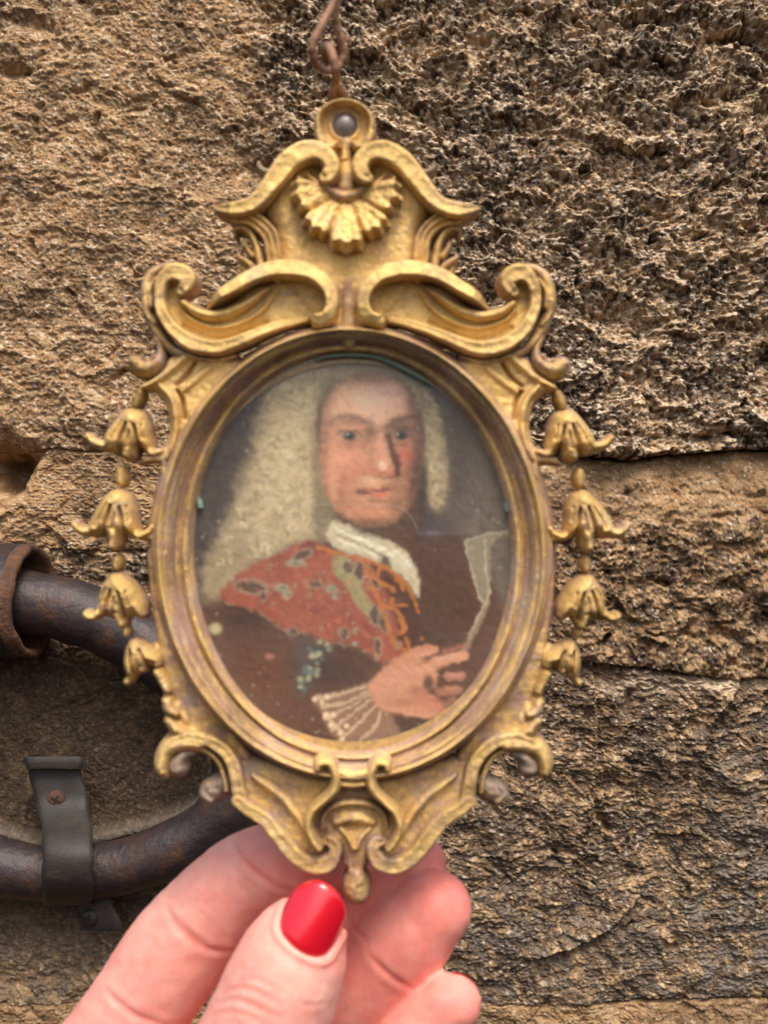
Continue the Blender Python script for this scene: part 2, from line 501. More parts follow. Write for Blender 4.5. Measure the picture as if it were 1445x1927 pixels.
ROWS = [(0, 860, 470, True), (1, 395, None, False), (2, 860, None, False), (3, 70, None, True)]
for k in range(4):
    top = joint(k, XC) + (0.25 if k else 0); bot = joint(k + 1, XC) - 0.25
    if k == 0:
        T = np.concatenate([np.linspace(0, 688 / 1546, 40, endpoint=False), np.linspace(688 / 1546, 1, 425)])
    elif k == 1: T = np.linspace(0, 1, 150)
    elif k == 2: T = np.linspace(0, 1, 385)
    else: T = np.concatenate([np.linspace(0, 40 / 804, 22, endpoint=False), np.linspace(40 / 804, 1, 45)])
    X = np.broadcast_to(XC[None, :], (len(T), len(XC)))
    Y = top[None, :] + (bot - top)[None, :] * T[:, None]
    ed = np.minimum(np.where(k > 0, Y - top[None, :], 999), np.where(k < 3, bot[None, :] - Y, 999))
    h, c = wall_fields(X.ravel(), Y.ravel(), k, ed.ravel())
    V = np.empty((X.size, 3))
    V[:, 0] = (X.ravel() - 722.5) * S * 2; V[:, 2] = -(Y.ravel() - 963.5) * S * 2; V[:, 1] = -h * 1e-3
    nr, nc = len(T), len(XC)
    idx = np.arange(nr * nc).reshape(nr, nc)
    # outer edge folded back so that each block has depth
    def skirt(row):
        s = V[row].copy(); s[:, 1] = 0.050; return s
    F = np.stack([idx[:-1, :-1], idx[1:, :-1], idx[1:, 1:], idx[:-1, 1:]], -1).reshape(-1, 4)
    Vs = [V]; cs = [c]; n0 = len(V)
    Fs = [F]
    for row, flip in ((idx[0], True), (idx[-1], False), (idx[:, 0], False), (idx[:, -1], True)):
        Vs.append(skirt(row)); cs.append(c[row]); m_ = len(row)
        b = np.arange(m_) + n0; n0 += m_
        q = np.stack([row[:-1], b[:-1], b[1:], row[1:]], -1)
        Fs.append(q[:, ::-1] if flip else q)
    np_mesh('stone', np.vstack(Vs), np.vstack(Fs), M['stone'], wall, attrs={'stone': ('color', np.vstack(cs))})
bm = bmesh.new()
bmesh.ops.create_cube(bm, size=1, matrix=Matrix.LocRotScale(Vector((0, 0.065, -0.012)), None, Vector((0.76, 0.04, 0.62))))
bm_obj('mortar', bm, M['mortar'], wall, False)


# ---------------------------------------------------------------- tubes and small shapes
def tube_mesh(P, rad, seg=20, caps=True, noise=0.0, flat=None):
    """P list of points, rad list of radii -> V, F arrays (quads)"""
    P = np.asarray(P, float); n = len(P)
    rad = np.broadcast_to(np.asarray(rad, float), (n,))
    T = np.gradient(P, axis=0); T /= np.linalg.norm(T, axis=1)[:, None] + 1e-12
    up = np.array([0, -1.0, 0.0])
    if abs(T[0] @ up) > 0.9: up = np.array([1.0, 0, 0])
    V = []; u = np.cross(T[0], up); u /= np.linalg.norm(u)
    a = np.linspace(0, 2 * np.pi, seg, endpoint=False)
    for i in range(n):
        u = u - T[i] * (u @ T[i]); u /= np.linalg.norm(u)
        v = np.cross(T[i], u)
        rr = rad[i] * (1 + noise * np.sin(3 * a + i * 0.7) * 0.4 + noise * np.sin(5 * a - i * 0.43) * 0.3)
        V.append(P[i] + np.outer(np.cos(a) * rr, u) + np.outer(np.sin(a) * rr, v))
    V = np.vstack(V)
    F = []
    for i in range(n - 1):
        for j in range(seg):
            F.append((i * seg + j, i * seg + (j + 1) % seg, (i + 1) * seg + (j + 1) % seg, (i + 1) * seg + j))
    if caps:
        c0 = len(V); V = np.vstack([V, P[0], P[-1]])
        for j in range(0, seg, 2):
            F.append((c0, (j + 2) % seg, (j + 1) % seg, j))
            b = (n - 1) * seg
            F.append((c0 + 1, b + j, b + (j + 1) % seg, b + (j + 2) % seg))
    return V, np.array(F)


def round_ends(P, r, k=5):
    """adds half-sphere ends to a list of centres and radii"""
    P = np.asarray(P, float); r = np.asarray(r, float)
    d0 = P[0] - P[1]; d0 /= np.linalg.norm(d0); d1 = P[-1] - P[-2]; d1 /= np.linalg.norm(d1)
    a = np.linspace(0.06, math.pi / 2, k + 1)
    A = [P[0] + d0 * r[0] * math.cos(t) for t in a[:-1]]; ra = [r[0] * math.sin(t) for t in a[:-1]]
    B = [P[-1] + d1 * r[-1] * math.cos(t) for t in a[:-1][::-1]]; rb = [r[-1] * math.sin(t) for t in a[:-1][::-1]]
    return np.vstack([A, P, B]), np.concatenate([ra, r, rb])


def place(V, origin):
    return V - np.asarray(origin)


# ---------------------------------------------------------------- iron pipe, collar, strap
po = W(60, 1380, 484)
pipe = empty('iron_pipe', po)
tag(pipe, 'dark rusty iron pipe bent in a U against the stone wall', 'pipe')
path = [(-1250, 1118, 482), (-150, 1122, 482), (75, 1138, 481), (150, 1155, 481), (215, 1180, 481), (285, 1220, 480), (350, 1272, 480), (418, 1345, 480), (456, 1430, 480), (430, 1520, 481),
        (360, 1580, 482), (235, 1630, 483), (100, 1644, 484), (0, 1632, 484), (-150, 1606, 484), (-1250, 1540, 484)]
C = catmull([W(*p) for p in path], 10)
rr = np.interp(np.arange(len(C)), [0, 60, 100, 151], [0.0116, 0.0116, 0.0102, 0.0102]) + 0.00025 * np.sin(np.arange(len(C)) * 0.5)
V, F = tube_mesh(C, rr, 40, True, 0.012)
np_mesh('pipe_bend', place(V, po), F, M['iron'], pipe)
# collar : hollow cylinder with a broken lip
cx = np.array(W(66, 1126, 481))
seg = 56; a = np.linspace(0, 2 * np.pi, seg, endpoint=False)
rings = []
rng = np.random.RandomState(3)
lipn = 0.0004 * np.array([math.sin(3 * t + 1) + 0.6 * math.sin(7 * t) + 0.5 * math.sin(13 * t + 2) for t in a])
for (dx, r, wob) in ((-0.24, 0.0205, 0), (-0.05, 0.0206, 0), (-0.012, 0.0207, 0.0), (-0.004, 0.0208, 0.3), (-0.0006, 0.0206, 1), (0.0004, 0.0200, 1), (0.0004, 0.0184, 1), (-0.0008, 0.0175, 0.8), (-0.01, 0.0172, 0), (-0.05, 0.0172, 0)):
    x_ = cx[0] + dx + lipn * wob + (0.16 * r * np.cos(a) if dx > -0.03 else 0)
    r_ = r * (1 + 0.012 * np.sin(4 * a + dx * 300) + 0.008 * np.sin(9 * a))
    rings.append(np.stack([x_ + 0 * a, cx[1] + np.cos(a) * r_, cx[2] - 0.001 + np.sin(a) * r_], -1))
nr = len(rings)
def ringF(i0, i1):
    return np.array([(i * seg + j, i * seg + (j + 1) % seg, (i + 1) * seg + (j + 1) % seg, (i + 1) * seg + j) for i in range(i0, i1) for j in range(seg)])
np_mesh('pipe_collar', place(np.vstack(rings[:4]), po), ringF(0, 3), M['iron'], pipe)
np_mesh('collar_lip', place(np.vstack(rings[3:]), po), ringF(0, nr - 4), M['rust'], pipe)

bo = W(115, 1560, 482)
br = empty('pipe_bracket', bo)
tag(br, 'dark grey metal strap bracket screwed over the lower pipe bend', 'bracket')


def strap_mesh(rows, thick, nx=10):
    """rows: (x_left, x_right, y, depth, bow) in photo pixels at the wall; makes a closed band"""
    Rw = catmull(rows, 6); V = []
    for side in (0, 1):
        for (xl, xr, y, d, bow) in Rw:
            for i in range(nx + 1):
                t = i / nx
                e = min(t, 1 - t)
                dd = d + side * thick - bow * (1 - (2 * t - 1) ** 2) + (0.5 if e == 0 and side == 0 else 0)
                V.append(W(xl + (xr - xl) * t + (1.2 * math.sin(y * 0.11) if e == 0 else 0), y, dd))
    V = np.array(V); n = len(Rw); c = nx + 1; o = n * c
    F = []
    for i in range(n - 1):
        for j in range(nx):
            F.append((i * c + j, (i + 1) * c + j, (i + 1) * c + j + 1, i * c + j + 1))
            F.append((o + i * c + j + 1, o + (i + 1) * c + j + 1, o + (i + 1) * c + j, o + i * c + j))
        for j in (0, nx):
            q = (i * c + j, (i + 1) * c + j, o + (i + 1) * c + j, o + i * c + j)
            F.append(q[::-1] if j == 0 else q)
    for i in (0, n - 1):
        for j in range(nx):
            q = (i * c + j, i * c + j + 1, o + i * c + j + 1, o + i * c + j)
            F.append(q[::-1] if i else q)
    return V, np.array(F)


V, F = strap_mesh([(52, 152, 1447, 487, 0), (60, 160, 1475, 486.5, 0), (68, 167, 1510, 485, 0.2), (76, 172, 1545, 479, 0.6), (80, 175, 1575, 471, 0.8), (80, 176, 1610, 466, 0.8), (80, 176, 1650, 466, 0.8), (80, 175, 1685, 470, 0.8), (82, 172, 1704, 476, 0.5)], 5.0)
np_mesh('strap', place(V, bo), F, M['strap'], br)
V, F = strap_mesh([(44, 158, 1424, 484, 0), (46, 157, 1434, 483.5, 0), (50, 154, 1446, 483.5, 0)], 6.0)
np_mesh('top_flange', place(V, bo), F, M['strap'], br)
V, F = strap_mesh([(128, 206, 1682, 484, 0), (142, 218, 1712, 483, 0), (150, 228, 1736, 483, 0), (152, 232, 1751, 483.5, 0)], 3.0)
np_mesh('lower_flange', place(V, bo), F, M['strap'], br)


def screw(px, py, d, r, mat, tilt=0.3):
    c = np.array(W(px, py, d)) - np.array(bo)
    bm = bmesh.new()
    prof = [(0.0, 0.35), (0.35, 0.33), (0.7, 0.24), (0.92, 0.08), (1.0, -0.1), (1.0, -0.5)]
    seg = 24; rows_ = []
    for (q, z) in prof:
        rows_.append([bm.verts.new((c[0] + q * r * math.cos(t), c[1] - z * r, c[2] + q * r * math.sin(t))) for t in [2 * math.pi * k / seg for k in range(seg)]] if q else [bm.verts.new((c[0], c[1] - z * r, c[2]))])
    for i in range(1, len(rows_)):
        for j in range(seg):
            if i == 1: bm.faces.new((rows_[0][0], rows_[1][j], rows_[1][(j + 1) % seg]))
            else: bm.faces.new((rows_[i - 1][j], rows_[i][j], rows_[i][(j + 1) % seg], rows_[i - 1][(j + 1) % seg]))
    s = bm_obj('screw', bm, mat, br)
    bm = bmesh.new()
    for ang in (tilt, tilt + math.pi / 2):
        bmesh.ops.create_cube(bm, size=1, matrix=Matrix.LocRotScale(Vector((c[0], c[1] - 0.30 * r + (0.00004 if ang > tilt else 0), c[2])), Matrix.Rotation(ang, 3, 'Y'), Vector((1.1 * r, 0.16 * r, 0.2 * r))))
    bm_obj('cross_recess', bm, M['pitch'], s, False)


M['pitch'] = simple('dark_recess', [(0.3, (0.008, 0.006, 0.005)), (0.7, (0.02, 0.014, 0.01))], 300, 0.9)  # near-black colour for the bars that form the cross recess
screw(107, 1505, 485.2, 0.0034, M['rust'], 0.5)
screw(168, 1728, 482.5, 0.0033, M['strap'], 0.2)

# ---------------------------------------------------------------- the gilt frame
FC = (659.0, 950.0)
H0 = 8.0
fo = W(FC[0], FC[1], 250)
frame = empty('ornate_frame', fo)
tag(frame, 'small oval gilt bronze portrait frame with scrolls, shell crest and bellflower drops', 'picture frame')


def to_design(px, py):
    px = np.asarray(px, float); py = np.asarray(py, float)
    return px - FC[0] - 0.012 * (py - FC[1]), py - 0.003 * (px - FC[0])


def from_design(X, Y):
    py = Y + 0.003 * X
    return FC[0] + X + 0.012 * (py - FC[1]), py


PROF = {
    'round': lambda u, s: np.sqrt(np.clip(1 - u * u, 0, 1)),
    'soft': lambda u, s: np.clip(1 - u * u, 0, 1) ** 0.8,
    'flat': lambda u, s: np.clip(1 - u ** 7, 0, 1) ** 0.5 * (0.9 + 0.1 * u * u),
    'band': lambda u, s: np.clip(1 - u ** 8, 0, 1) ** 0.5 * (0.9 + 0.13 * u * s),
    'dish': lambda u, s: np.clip(1 - u ** 8, 0, 1) ** 0.5 * (0.72 + 0.3 * u * u),
    'flute': lambda u, s: np.clip(1 - u ** 6, 0, 1) ** 0.5 * (0.84 + 0.16 * np.cos(u * 9.4)),
}


def relief(name, items, mat, zback=0.0, cell=1.6, mirror=True, rough=0.12, hammered=0.0, patina=0.0, parent=None, groove=(), edge_pat=0.35):
    """one cast piece: items are ('s', pts, prof, base, height) strokes or ('p', pts, base, height, round) plates, in photo pixels"""
    DI = []
    for it in items:
        P = np.asarray(it[1], float).copy(); P[:, 0], P[:, 1] = to_design(P[:, 0], P[:, 1]); DI.append((it[0], P) + tuple(it[2:]))
    GR = []
    for P, dep in groove:
        P = np.asarray(P, float).copy(); P[:, 0], P[:, 1] = to_design(P[:, 0], P[:, 1]); GR.append((P, dep))
    allx = np.concatenate([d[1][:, 0] for d in DI]); ally = np.concatenate([d[1][:, 1] for d in DI])
    pad = max([d[1][:, 2].max() if d[0] == 's' else 4 for d in DI]) + 8
    gx = np.arange(allx.min() - pad, allx.max() + pad, cell); gy = np.arange(ally.min() - pad, ally.max() + pad, cell)
    X, Y = np.meshgrid(gx, gy)
    sdf = np.full(X.shape, 1e9); Hh = np.full(X.shape, -1e3)
    for d in DI:
        if d[0] == 's':
            b, dist, w, side, t = stroke_uv(X, Y, d[1])
            u = np.clip(dist / w, 0, 1.0)
            wmax = d[1][:, 2].max()
            h = d[3] + d[4] * PROF[d[2]](u, side) * np.clip(w / wmax * 1.6, 0.25, 1)
        else:
            b = poly_sdf(X, Y, catmull(d[1], 5, closed=True))
            h = d[2] + d[3] * np.sqrt(np.clip(1 - (1 - np.clip(-b / d[4], 0, 1)) ** 2, 0, 1))
        h = np.where(b < cell * 1.2, h, -1e3)
        sdf = np.minimum(sdf, b); Hh = np.maximum(Hh, h)
    Hh = np.where(Hh < -100, min([d[3] if d[0] == 's' else d[2] for d in DI]), Hh)
    for P, dep in GR:
        b, dist, w, side, t = stroke_uv(X, Y, P)
        Hh -= dep * np.exp(-(dist / w) ** 2)
    sd = (abs(hash(name)) % 1) + 0
    Hh += rough * fbm(X, Y, 40, 2, 5) * 1.3 + rough * 0.35 * fbm(X, Y, 9, 2, 9)
    if hammered: Hh += hammered * fbm(X, Y, 9.0, 2, 15)
    return finish_relief(name, X, Y, sdf, Hh, mat, zback, cell, mirror, patina, parent, edge_pat)


def finish_relief(name, X, Y, sdf, Hh, mat, zback, cell, mirror, patina, parent, edge_pat):
    gy_, gx_ = np.gradient(sdf, cell)
    gl = np.hypot(gx_, gy_) + 1e-6
    keep = sdf < cell * 0.9
    out = sdf > 0
    snap = keep & out
    Xs = np.where(snap, X - gx_ / gl * sdf, X); Ys = np.where(snap, Y - gy_ / gl * sdf, Y)
    cellok = keep[:-1, :-1] & keep[1:, :-1] & keep[1:, 1:] & keep[:-1, 1:]
    cellok &= ~(out[:-1, :-1] & out[1:, :-1] & out[1:, 1:] & out[:-1, 1:])
    idx = np.arange(X.size).reshape(X.shape)
    F = np.stack([idx[:-1, :-1], idx[1:, :-1], idx[1:, 1:], idx[:-1, 1:]], -1)[cellok]
    pat = patina + 0.6 * fbm(X, Y, 60, 4, 33) + edge_pat * sstep(-7, 0, sdf) 
    used = np.unique(F)
    remap = -np.ones(X.size, np.int64); remap[used] = np.arange(len(used))
    F = remap[F]
    Xf, Yf, Hf, Pf = Xs.ravel()[used], Ys.ravel()[used], Hh.ravel()[used], pat.ravel()[used]
    # boundary edges
    E = np.concatenate([F[:, [0, 1]], F[:, [1, 2]], F[:, [2, 3]], F[:, [3, 0]]])
    key = np.sort(E, 1); code = key[:, 0] * 10_000_000 + key[:, 1]
    uq, inv, cnt = np.unique(code, return_inverse=True, return_counts=True)
    BE = E[cnt[inv] == 1]
    nb = np.unique(BE); mp = -np.ones(len(used), np.int64); mp[nb] = np.arange(len(nb)) + len(used)
    # skirt slightly tucked in, with an intermediate ring for a rounded cast edge
    Xa = np.concatenate([Xf, Xf[nb]]); Ya = np.concatenate([Yf, Yf[nb]]); Ha = np.concatenate([Hf, np.full(len(nb), zback)]); Pa = np.concatenate([Pf, Pf[nb] + 0.15])
    FS = np.stack([BE[:, 1], BE[:, 0], mp[BE[:, 0]], mp[BE[:, 1]]], -1)
    FF = np.vstack([F, FS])
    outs = []
    for sgn in ((1, -1) if mirror else (1,)):
        dm_ = (0 if not mirror else 1) * sgn
        wxj = 2.2 * fbm(Xa, Ya, 55, 2, 60 + 7 * (sgn > 0)) * dm_; wyj = 2.2 * fbm(Xa, Ya, 55, 2, 71 + 7 * (sgn > 0)) * dm_
        px, py = from_design(Xa * sgn + wxj, Ya + wyj)
        hj = 0.22 * fbm(Xa, Ya, 24, 2, 90 + 5 * (sgn > 0)) * abs(dm_)
        V = np.stack([(px - FC[0]) * S, -(Ha + hj - H0) * 1e-3, -(py - FC[1]) * S], -1)
        G = FF if sgn == 1 else FF[:, ::-1]
        outs.append(np_mesh(name, V, G, mat, parent or frame, attrs={'patina': ('float', Pa)}))
    return outs


# --- oval moulding
def oval_rim():
    cell = 1.6
    cx, cy = to_design(661, 1041); a1, b1 = 390.0, 440.0; a0, b0 = 303.0, 380.0
    X, Y = np.meshgrid(np.arange(cx - a1 - 6, cx + a1 + 6, cell), np.arange(cy - b1 - 6, cy + b1 + 6, cell))
    dx, dy = X - cx, Y - cy + 0.0
    r = np.hypot(dx, dy) + 1e-6; c_, s_ = dx / r, dy / r
    R1 = 1 / np.sqrt((c_ / a1) ** 2 + (s_ / b1) ** 2); R0 = 1 / np.sqrt((c_ / a0) ** 2 + (s_ / b0) ** 2)
    q = (R1 - r) / (R1 - R0)
    qq = [-0.1, 0.0, 0.05, 0.12, 0.19, 0.25, 0.30, 0.345, 0.38, 0.44, 0.48, 0.52, 0.58, 0.66, 0.74, 0.79, 0.83, 0.88, 0.92, 0.96, 1.0, 1.1]
    hh = [3.0, 3.0, 4.4, 5.8, 6.6, 7.2, 9.4, 10.2, 9.8, 8.0, 8.5, 7.8, 6.2, 4.9, 4.2, 5.1, 5.5, 5.0, 3.4, 2.2, 0.6, 0.6]
    # the cross section is rounded between these stations
    t = np.linspace(-0.1, 1.1, 600); hs = np.interp(t, qq, hh); k = np.exp(-np.linspace(-2, 2, 17) ** 2); hs = np.convolve(np.pad(hs, 8, 'edge'), k / k.sum(), 'valid')
    H = np.interp(q, t, hs) + 0.12 * fbm(X, Y, 30, 3, 5)
    th = np.arctan2(dy, dx)
    H += 0.35 * fbm(th * 24, q * 90, 6, 3, 19) + 0.16 * np.sin(q * 58 + 0.6 * np.sin(th * 3)) * sstep(0.36, 0.5, q)
    sdf = np.maximum(r - R1, R0 - r)
    out = finish_relief('oval_moulding', X, Y, sdf, H, M['gold_worn'], 0.0, cell, False, 0.0, None, 0.25)[0]
    # wear along the mouldings: lilac brown outer bevel, dull cove
    at = out.data.attributes['patina']; n = len(out.data.vertices)
    co = np.empty(n * 3, np.float32); out.data.vertices.foreach_get('co', co); co = co.reshape(-1, 3)
    px = co[:, 0] / S + FC[0]; py = -co[:, 2] / S + FC[1]
    X, Y = to_design(px, py); dx, dy = X - cx, Y - cy; r = np.hypot(dx, dy); c_, s_ = dx / r, dy / r
    R1 = 1 / np.sqrt((c_ / a1) ** 2 + (s_ / b1) ** 2); R0 = 1 / np.sqrt((c_ / a0) ** 2 + (s_ / b0) ** 2); q = (R1 - r) / (R1 - R0)
    th = np.arctan2(dy, dx)
    p = 0.12 + 0.34 * sstep(0.26, 0.1, q) + 0.22 * np.exp(-((q - 0.62) / 0.13) ** 2) + 0.3 * sstep(0.86, 1, q) - 0.25 * np.exp(-((q - 0.34) / 0.04) ** 2) - 0.15 * np.exp(-((q - 0.8) / 0.05) ** 2)
    p += 0.75 * fbm(th * 40, q * 150, 14, 4, 3) + 0.05 + 0.35 * fbm(px, py, 70, 3, 8)
    at.data.foreach_set('value', p.astype(np.float32))


oval_rim()

# --- crest
relief('crest_plate', [
    ('p', [(560, 285), (600, 272), (656, 290), (705, 272), (745, 285), (788, 340), (812, 388), (790, 430), (787, 490), (800, 520), (730, 610), (656, 628), (590, 612), (505, 520), (520, 490), (515, 430), (495, 392), (515, 345)], 3.0, 3.6, 30),
], M['gold'], mirror=False, hammered=0.13, patina=-0.02, groove=[([(655, 625, 22), (655, 590, 20), (654, 560, 14)], 1.4), ([(651, 340, 46), (651, 352, 42)], 3.6)])
relief('crest_scroll', [
    ('s', [(401, 388, 3), (420, 394, 10), (445, 396, 16), (481, 384, 16), (513, 347, 20), (547, 304, 23), (583, 287, 22), (611, 294, 20), (625, 316, 18), (619, 334, 16), (612, 338, 13)], 'flat', 6.5, 4.2),
], M['gold'], patina=-0.05)
relief('crest_side_band', [
    ('s', [(420, 397, 6), (446, 406, 14), (480, 414, 17), (507, 442, 17), (516, 490, 16), (520, 520, 12)], 'flute', 5.0, 3.4),
], M['gold'])
relief('crest_column', [
    ('s', [(651, 262, 14), (651, 290, 13), (651, 318, 18), (651, 345, 24)], 'soft', 4.5, 2.2),
], M['gold'], mirror=False, patina=0.15)
relief('valley_column', [
    ('s', [(655, 528, 30), (655, 552, 21), (656, 590, 17), (656, 622, 20), (656, 640, 14)], 'soft', 5.0, 1.7),
], M['gold_worn'], mirror=False, patina=0.2)
relief('small_curl', [('s', [(484, 297, 4), (486, 308, 7), (500, 316, 8), (520, 314, 7)], 'round', 3.5, 2.5)], M['tarnish'])
relief('leaf_tuft', [
    ('s', [(441, 440, 4), (439, 430, 5), (452, 426, 6), (468, 434, 8), (480, 456, 9), (490, 492, 10), (492, 520, 9)], 'round', 4.2, 3.2),
    ('s', [(450, 470, 4), (447, 480, 6), (460, 488, 8), (474, 500, 9), (480, 520, 8)], 'round', 3.8, 3.2),
    ('s', [(458, 448, 4), (462, 462, 7), (474, 478, 8)], 'round', 3.6, 3.2),
    ('s', [(452, 496, 5), (462, 510, 9), (474, 525, 9)], 'round', 3.2, 2.6),
], M['gold'], patina=0.05)


# --- shell
def shell():
    cell = 1.3
    cx, cy = to_design(651, 352)
    X, Y = np.meshgrid(np.arange(cx - 120, cx + 120, cell), np.arange(cy - 30, cy + 140, cell))
    dx, dy = X - cx, Y - cy
    r = np.hypot(dx, dy * 1.0) + 1e-6; th = np.arctan2(dx, dy)         # 0 straight down
    edges = np.array([-99, -54, -19, 19, 54, 99]) * math.pi / 180
    mid = (edges[1:] + edges[:-1]) / 2; half = (edges[1:] - edges[:-1]) / 2
    k = np.clip(np.searchsorted(edges, th) - 1, 0, 4)
    u = (th - mid[k]) / half[k]
    outer = np.array([104, 112, 124, 112, 104.0])[k]
    outer = outer - 12 * np.abs(u) ** 2.6 + 4.0 * np.cos(u * 9) * (np.abs(u) < 0.9)
    sdf = np.maximum(r - outer, 26 - r); sdf = np.maximum(sdf, (np.abs(th) - 1.70) * r)
    q = np.clip((r - 26) / (outer - 26), 0, 1)
    H = 6.6 + 3.4 * q ** 0.8 - 2.8 * sstep(0.82, 1.0, q) + 1.5 * (1 - np.abs(u) ** 5) * (0.3 + q) + 0.35 * np.cos(u * 9 + 0.5) * q * sstep(40, 70, r)
    H += 0.5 * fbm(X, Y, 20, 3, 44) + 0.15 * fbm(X, Y, 6, 2, 45)
    sdf += 2.0 * fbm(X, Y, 16, 2, 47)
    finish_relief('shell', X, Y, sdf, H, M['gold'], 3.0, cell, False, -0.05, None, 0.3)


shell()
relief('shell_cup', [('s', [(606, 342, 10), (624, 356, 17), (651, 364, 22), (678, 356, 17), (697, 342, 10)], 'soft', 6.2, 2.6)], M['gold_worn'], mirror=False, patina=0.3, groove=[([(618, 338, 8), (651, 348, 12), (684, 338, 8)], 2.6)])
relief('rosette', [
    ('s', [(562, 332, 6), (566, 344, 10), (577, 352, 11), (590, 356, 10)], 'round', 5.4, 3.6),
    ('s', [(578, 328, 5), (588, 336, 8), (600, 346, 8)], 'round', 5.2, 2.8),
    ('s', [(556, 358, 5), (566, 364, 8), (580, 366, 8)], 'round', 5.4, 2.6)], M['gold'], rough=0.3)


# --- ring at the top
def ring():
    cell = 1.4
    cx, cy = to_design(648, 227)
    X, Y = np.meshgrid(np.arange(cx - 80, cx + 80, cell), np.arange(cy - 70, cy + 80, cell))
    dx, dy = X - cx, Y - cy
    r = np.hypot(dx, dy * (1 + 0.22 * (dy < 0)))
    ro = 59 + 1.5 * np.sin(3 * np.arctan2(dy, dx))
    disc = np.maximum(r - ro, 24 - np.hypot(dx / 1.0, (dy) / 1.0))
    b, dist, w, side, t = stroke_uv(X, Y, [(cx, cy + 40, 30), (cx + 0, cy + 62, 26), (cx, cy + 76, 34)])
    sdf = np.minimum(disc, b); sdf = np.maximum(sdf, 24 - np.hypot(dx, dy))
    H = 4.6 + 3.0 * np.exp(-((r - 51) / 7.0) ** 2) * (dy < 46) + 0.6 * np.exp(-((r - 27) / 6) ** 2) + 0.15 * fbm(X, Y, 18, 3, 3)
    for s in (-1, 1):
        b, dist, w, side, t = stroke_uv(X, Y, [(cx + s * 50, cy + 20, 8), (cx + s * 42, cy + 42, 9), (cx + s * 24, cy + 47, 8), (cx + s * 16, cy + 38, 6)])
        H = np.maximum(H, np.where(b < 0, 5 + 2.9 * np.sqrt(np.clip(1 - (dist / w) ** 2, 0, 1)), 0))
    b, dist, w, side, t = stroke_uv(X, Y, [(cx, cy + 46, 7), (cx, cy + 66, 10)])
    H = np.maximum(H, np.where(b < 0, 5 + 2.0 * np.sqrt(np.clip(1 - (dist / w) ** 2, 0, 1)), 0))
    finish_relief('hanging_ring', X, Y, sdf, H, M['gold'], 2.0, cell, False, 0.05, None, 0.2)


ring()

# --- C scroll over the oval
relief('inner_scroll', [
    ('s', [(390, 578, 3), (413, 561, 11), (445, 540, 15), (482, 519, 17), (520, 508, 18), (560, 509, 19), (595, 521, 17), (619, 545, 16), (626, 573, 14), (618, 597, 14), (600, 606, 14), (597, 604, 12)], 'band', 6.2, 5.2),
], M['gold'], patina=-0.05)
# --- big side scroll
relief('large_scroll', [
    ('p', [(330, 500), (300, 520), (292, 570), (310, 620), (350, 655), (410, 668), (470, 648), (530, 618), (600, 600), (625, 570), (600, 530), (540, 520), (480, 530), (425, 572), (395, 582), (350, 572), (345, 545), (366, 530)], 4.0, 2.2, 14),
    ('s', [(342, 548, 11), (353, 536, 15), (350, 520, 20), (328, 512, 19), (309, 526, 14), (302, 556, 12), (308, 590, 13), (330, 624, 15), (362, 646, 17), (400, 654, 16), (440, 646, 14), (480, 629, 11), (520, 613, 9), (575, 599, 5)], 'flat', 4.6, 5.2),
    ('s', [(344, 568, 8), (370, 586, 12), (402, 593, 13), (438, 585, 13), (474, 565, 10), (505, 542, 6)], 'round', 4.6, 4.2),
    ('s', [(340, 580, 4), (358, 599, 6), (395, 613, 6), (432, 612, 6), (470, 598, 6), (500, 574, 5), (520, 545, 4)], 'round', 4.9, 2.6),
], M['gold'], patina=-0.04, zback=1.0, groove=[([(345, 612, 4), (400, 634, 5), (450, 626, 5), (500, 602, 4)], 0.7)])
relief('scroll_flank', [
    ('s', [(340, 497, 6), (306, 498, 12), (280, 514, 15), (271, 545, 15), (274, 580, 14), (288, 615, 13), (316, 650, 12), (352, 668, 11), (400, 676, 10), (440, 668, 8)], 'round', 2.0, 4.6),
    ('s', [(292, 522, 6), (280, 545, 8), (282, 575, 7)], 'round', 3.0, 4.4),
    ('s', [(268, 560, 5), (274, 588, 7), (288, 606, 6)], 'round', 3.0, 4.2),
], M['gold_worn'], patina=0.12, rough=0.25)
# --- shoulder
relief('shoulder_bracket', [
    ('p', [(262, 722), (285, 706), (302, 688), (318, 668), (360, 662), (420, 672), (450, 676), (430, 720), (385, 770), (350, 840), (335, 900), (300, 900), (297, 868), (284, 850), (303, 838), (313, 815), (313, 785), (303, 755), (285, 735), (270, 731)], 3.2, 2.8, 10),
    ('s', [(268, 725, 6), (295, 712, 9), (322, 692, 10), (345, 672, 10)], 'round', 4.5, 2.8),
    ('s', [(300, 725, 8), (322, 752, 10), (330, 790, 9), (326, 830, 8), (312, 860, 6)], 'round', 4.5, 2.9),
    ('s', [(340, 735, 7), (362, 716, 11), (392, 690, 10)], 'round', 4.2, 2.6),
], M['gold'], groove=[([(329, 722, 3), (348, 706, 4), (364, 682, 3)], 1.8), ([(331, 733, 3), (340, 752, 3.5), (345, 785, 3)], 1.8)], rough=0.2)
relief('shoulder_knob', [
    ('s', [(289, 628, 8), (299, 655, 9), (296, 678, 13), (276, 690, 20), (260, 688, 21), (250, 680, 16)], 'round', 3.0, 5.0),
    ('s', [(268, 674, 6), (280, 678, 7), (288, 668, 6)], 'round', 4, 3.5)], M['gold_worn'], patina=0.18, rough=0.25)


relief('side_field', [
    ('p', [(272, 1030), (272, 1090), (279, 1160), (291, 1220), (303, 1270), (322, 1330), (350, 1392), (400, 1430), (470, 1440), (440, 1380), (370, 1280), (320, 1150), (300, 1040)], 2.6, 2.8, 12)], M['gold_worn'], patina=0.22, rough=0.2)
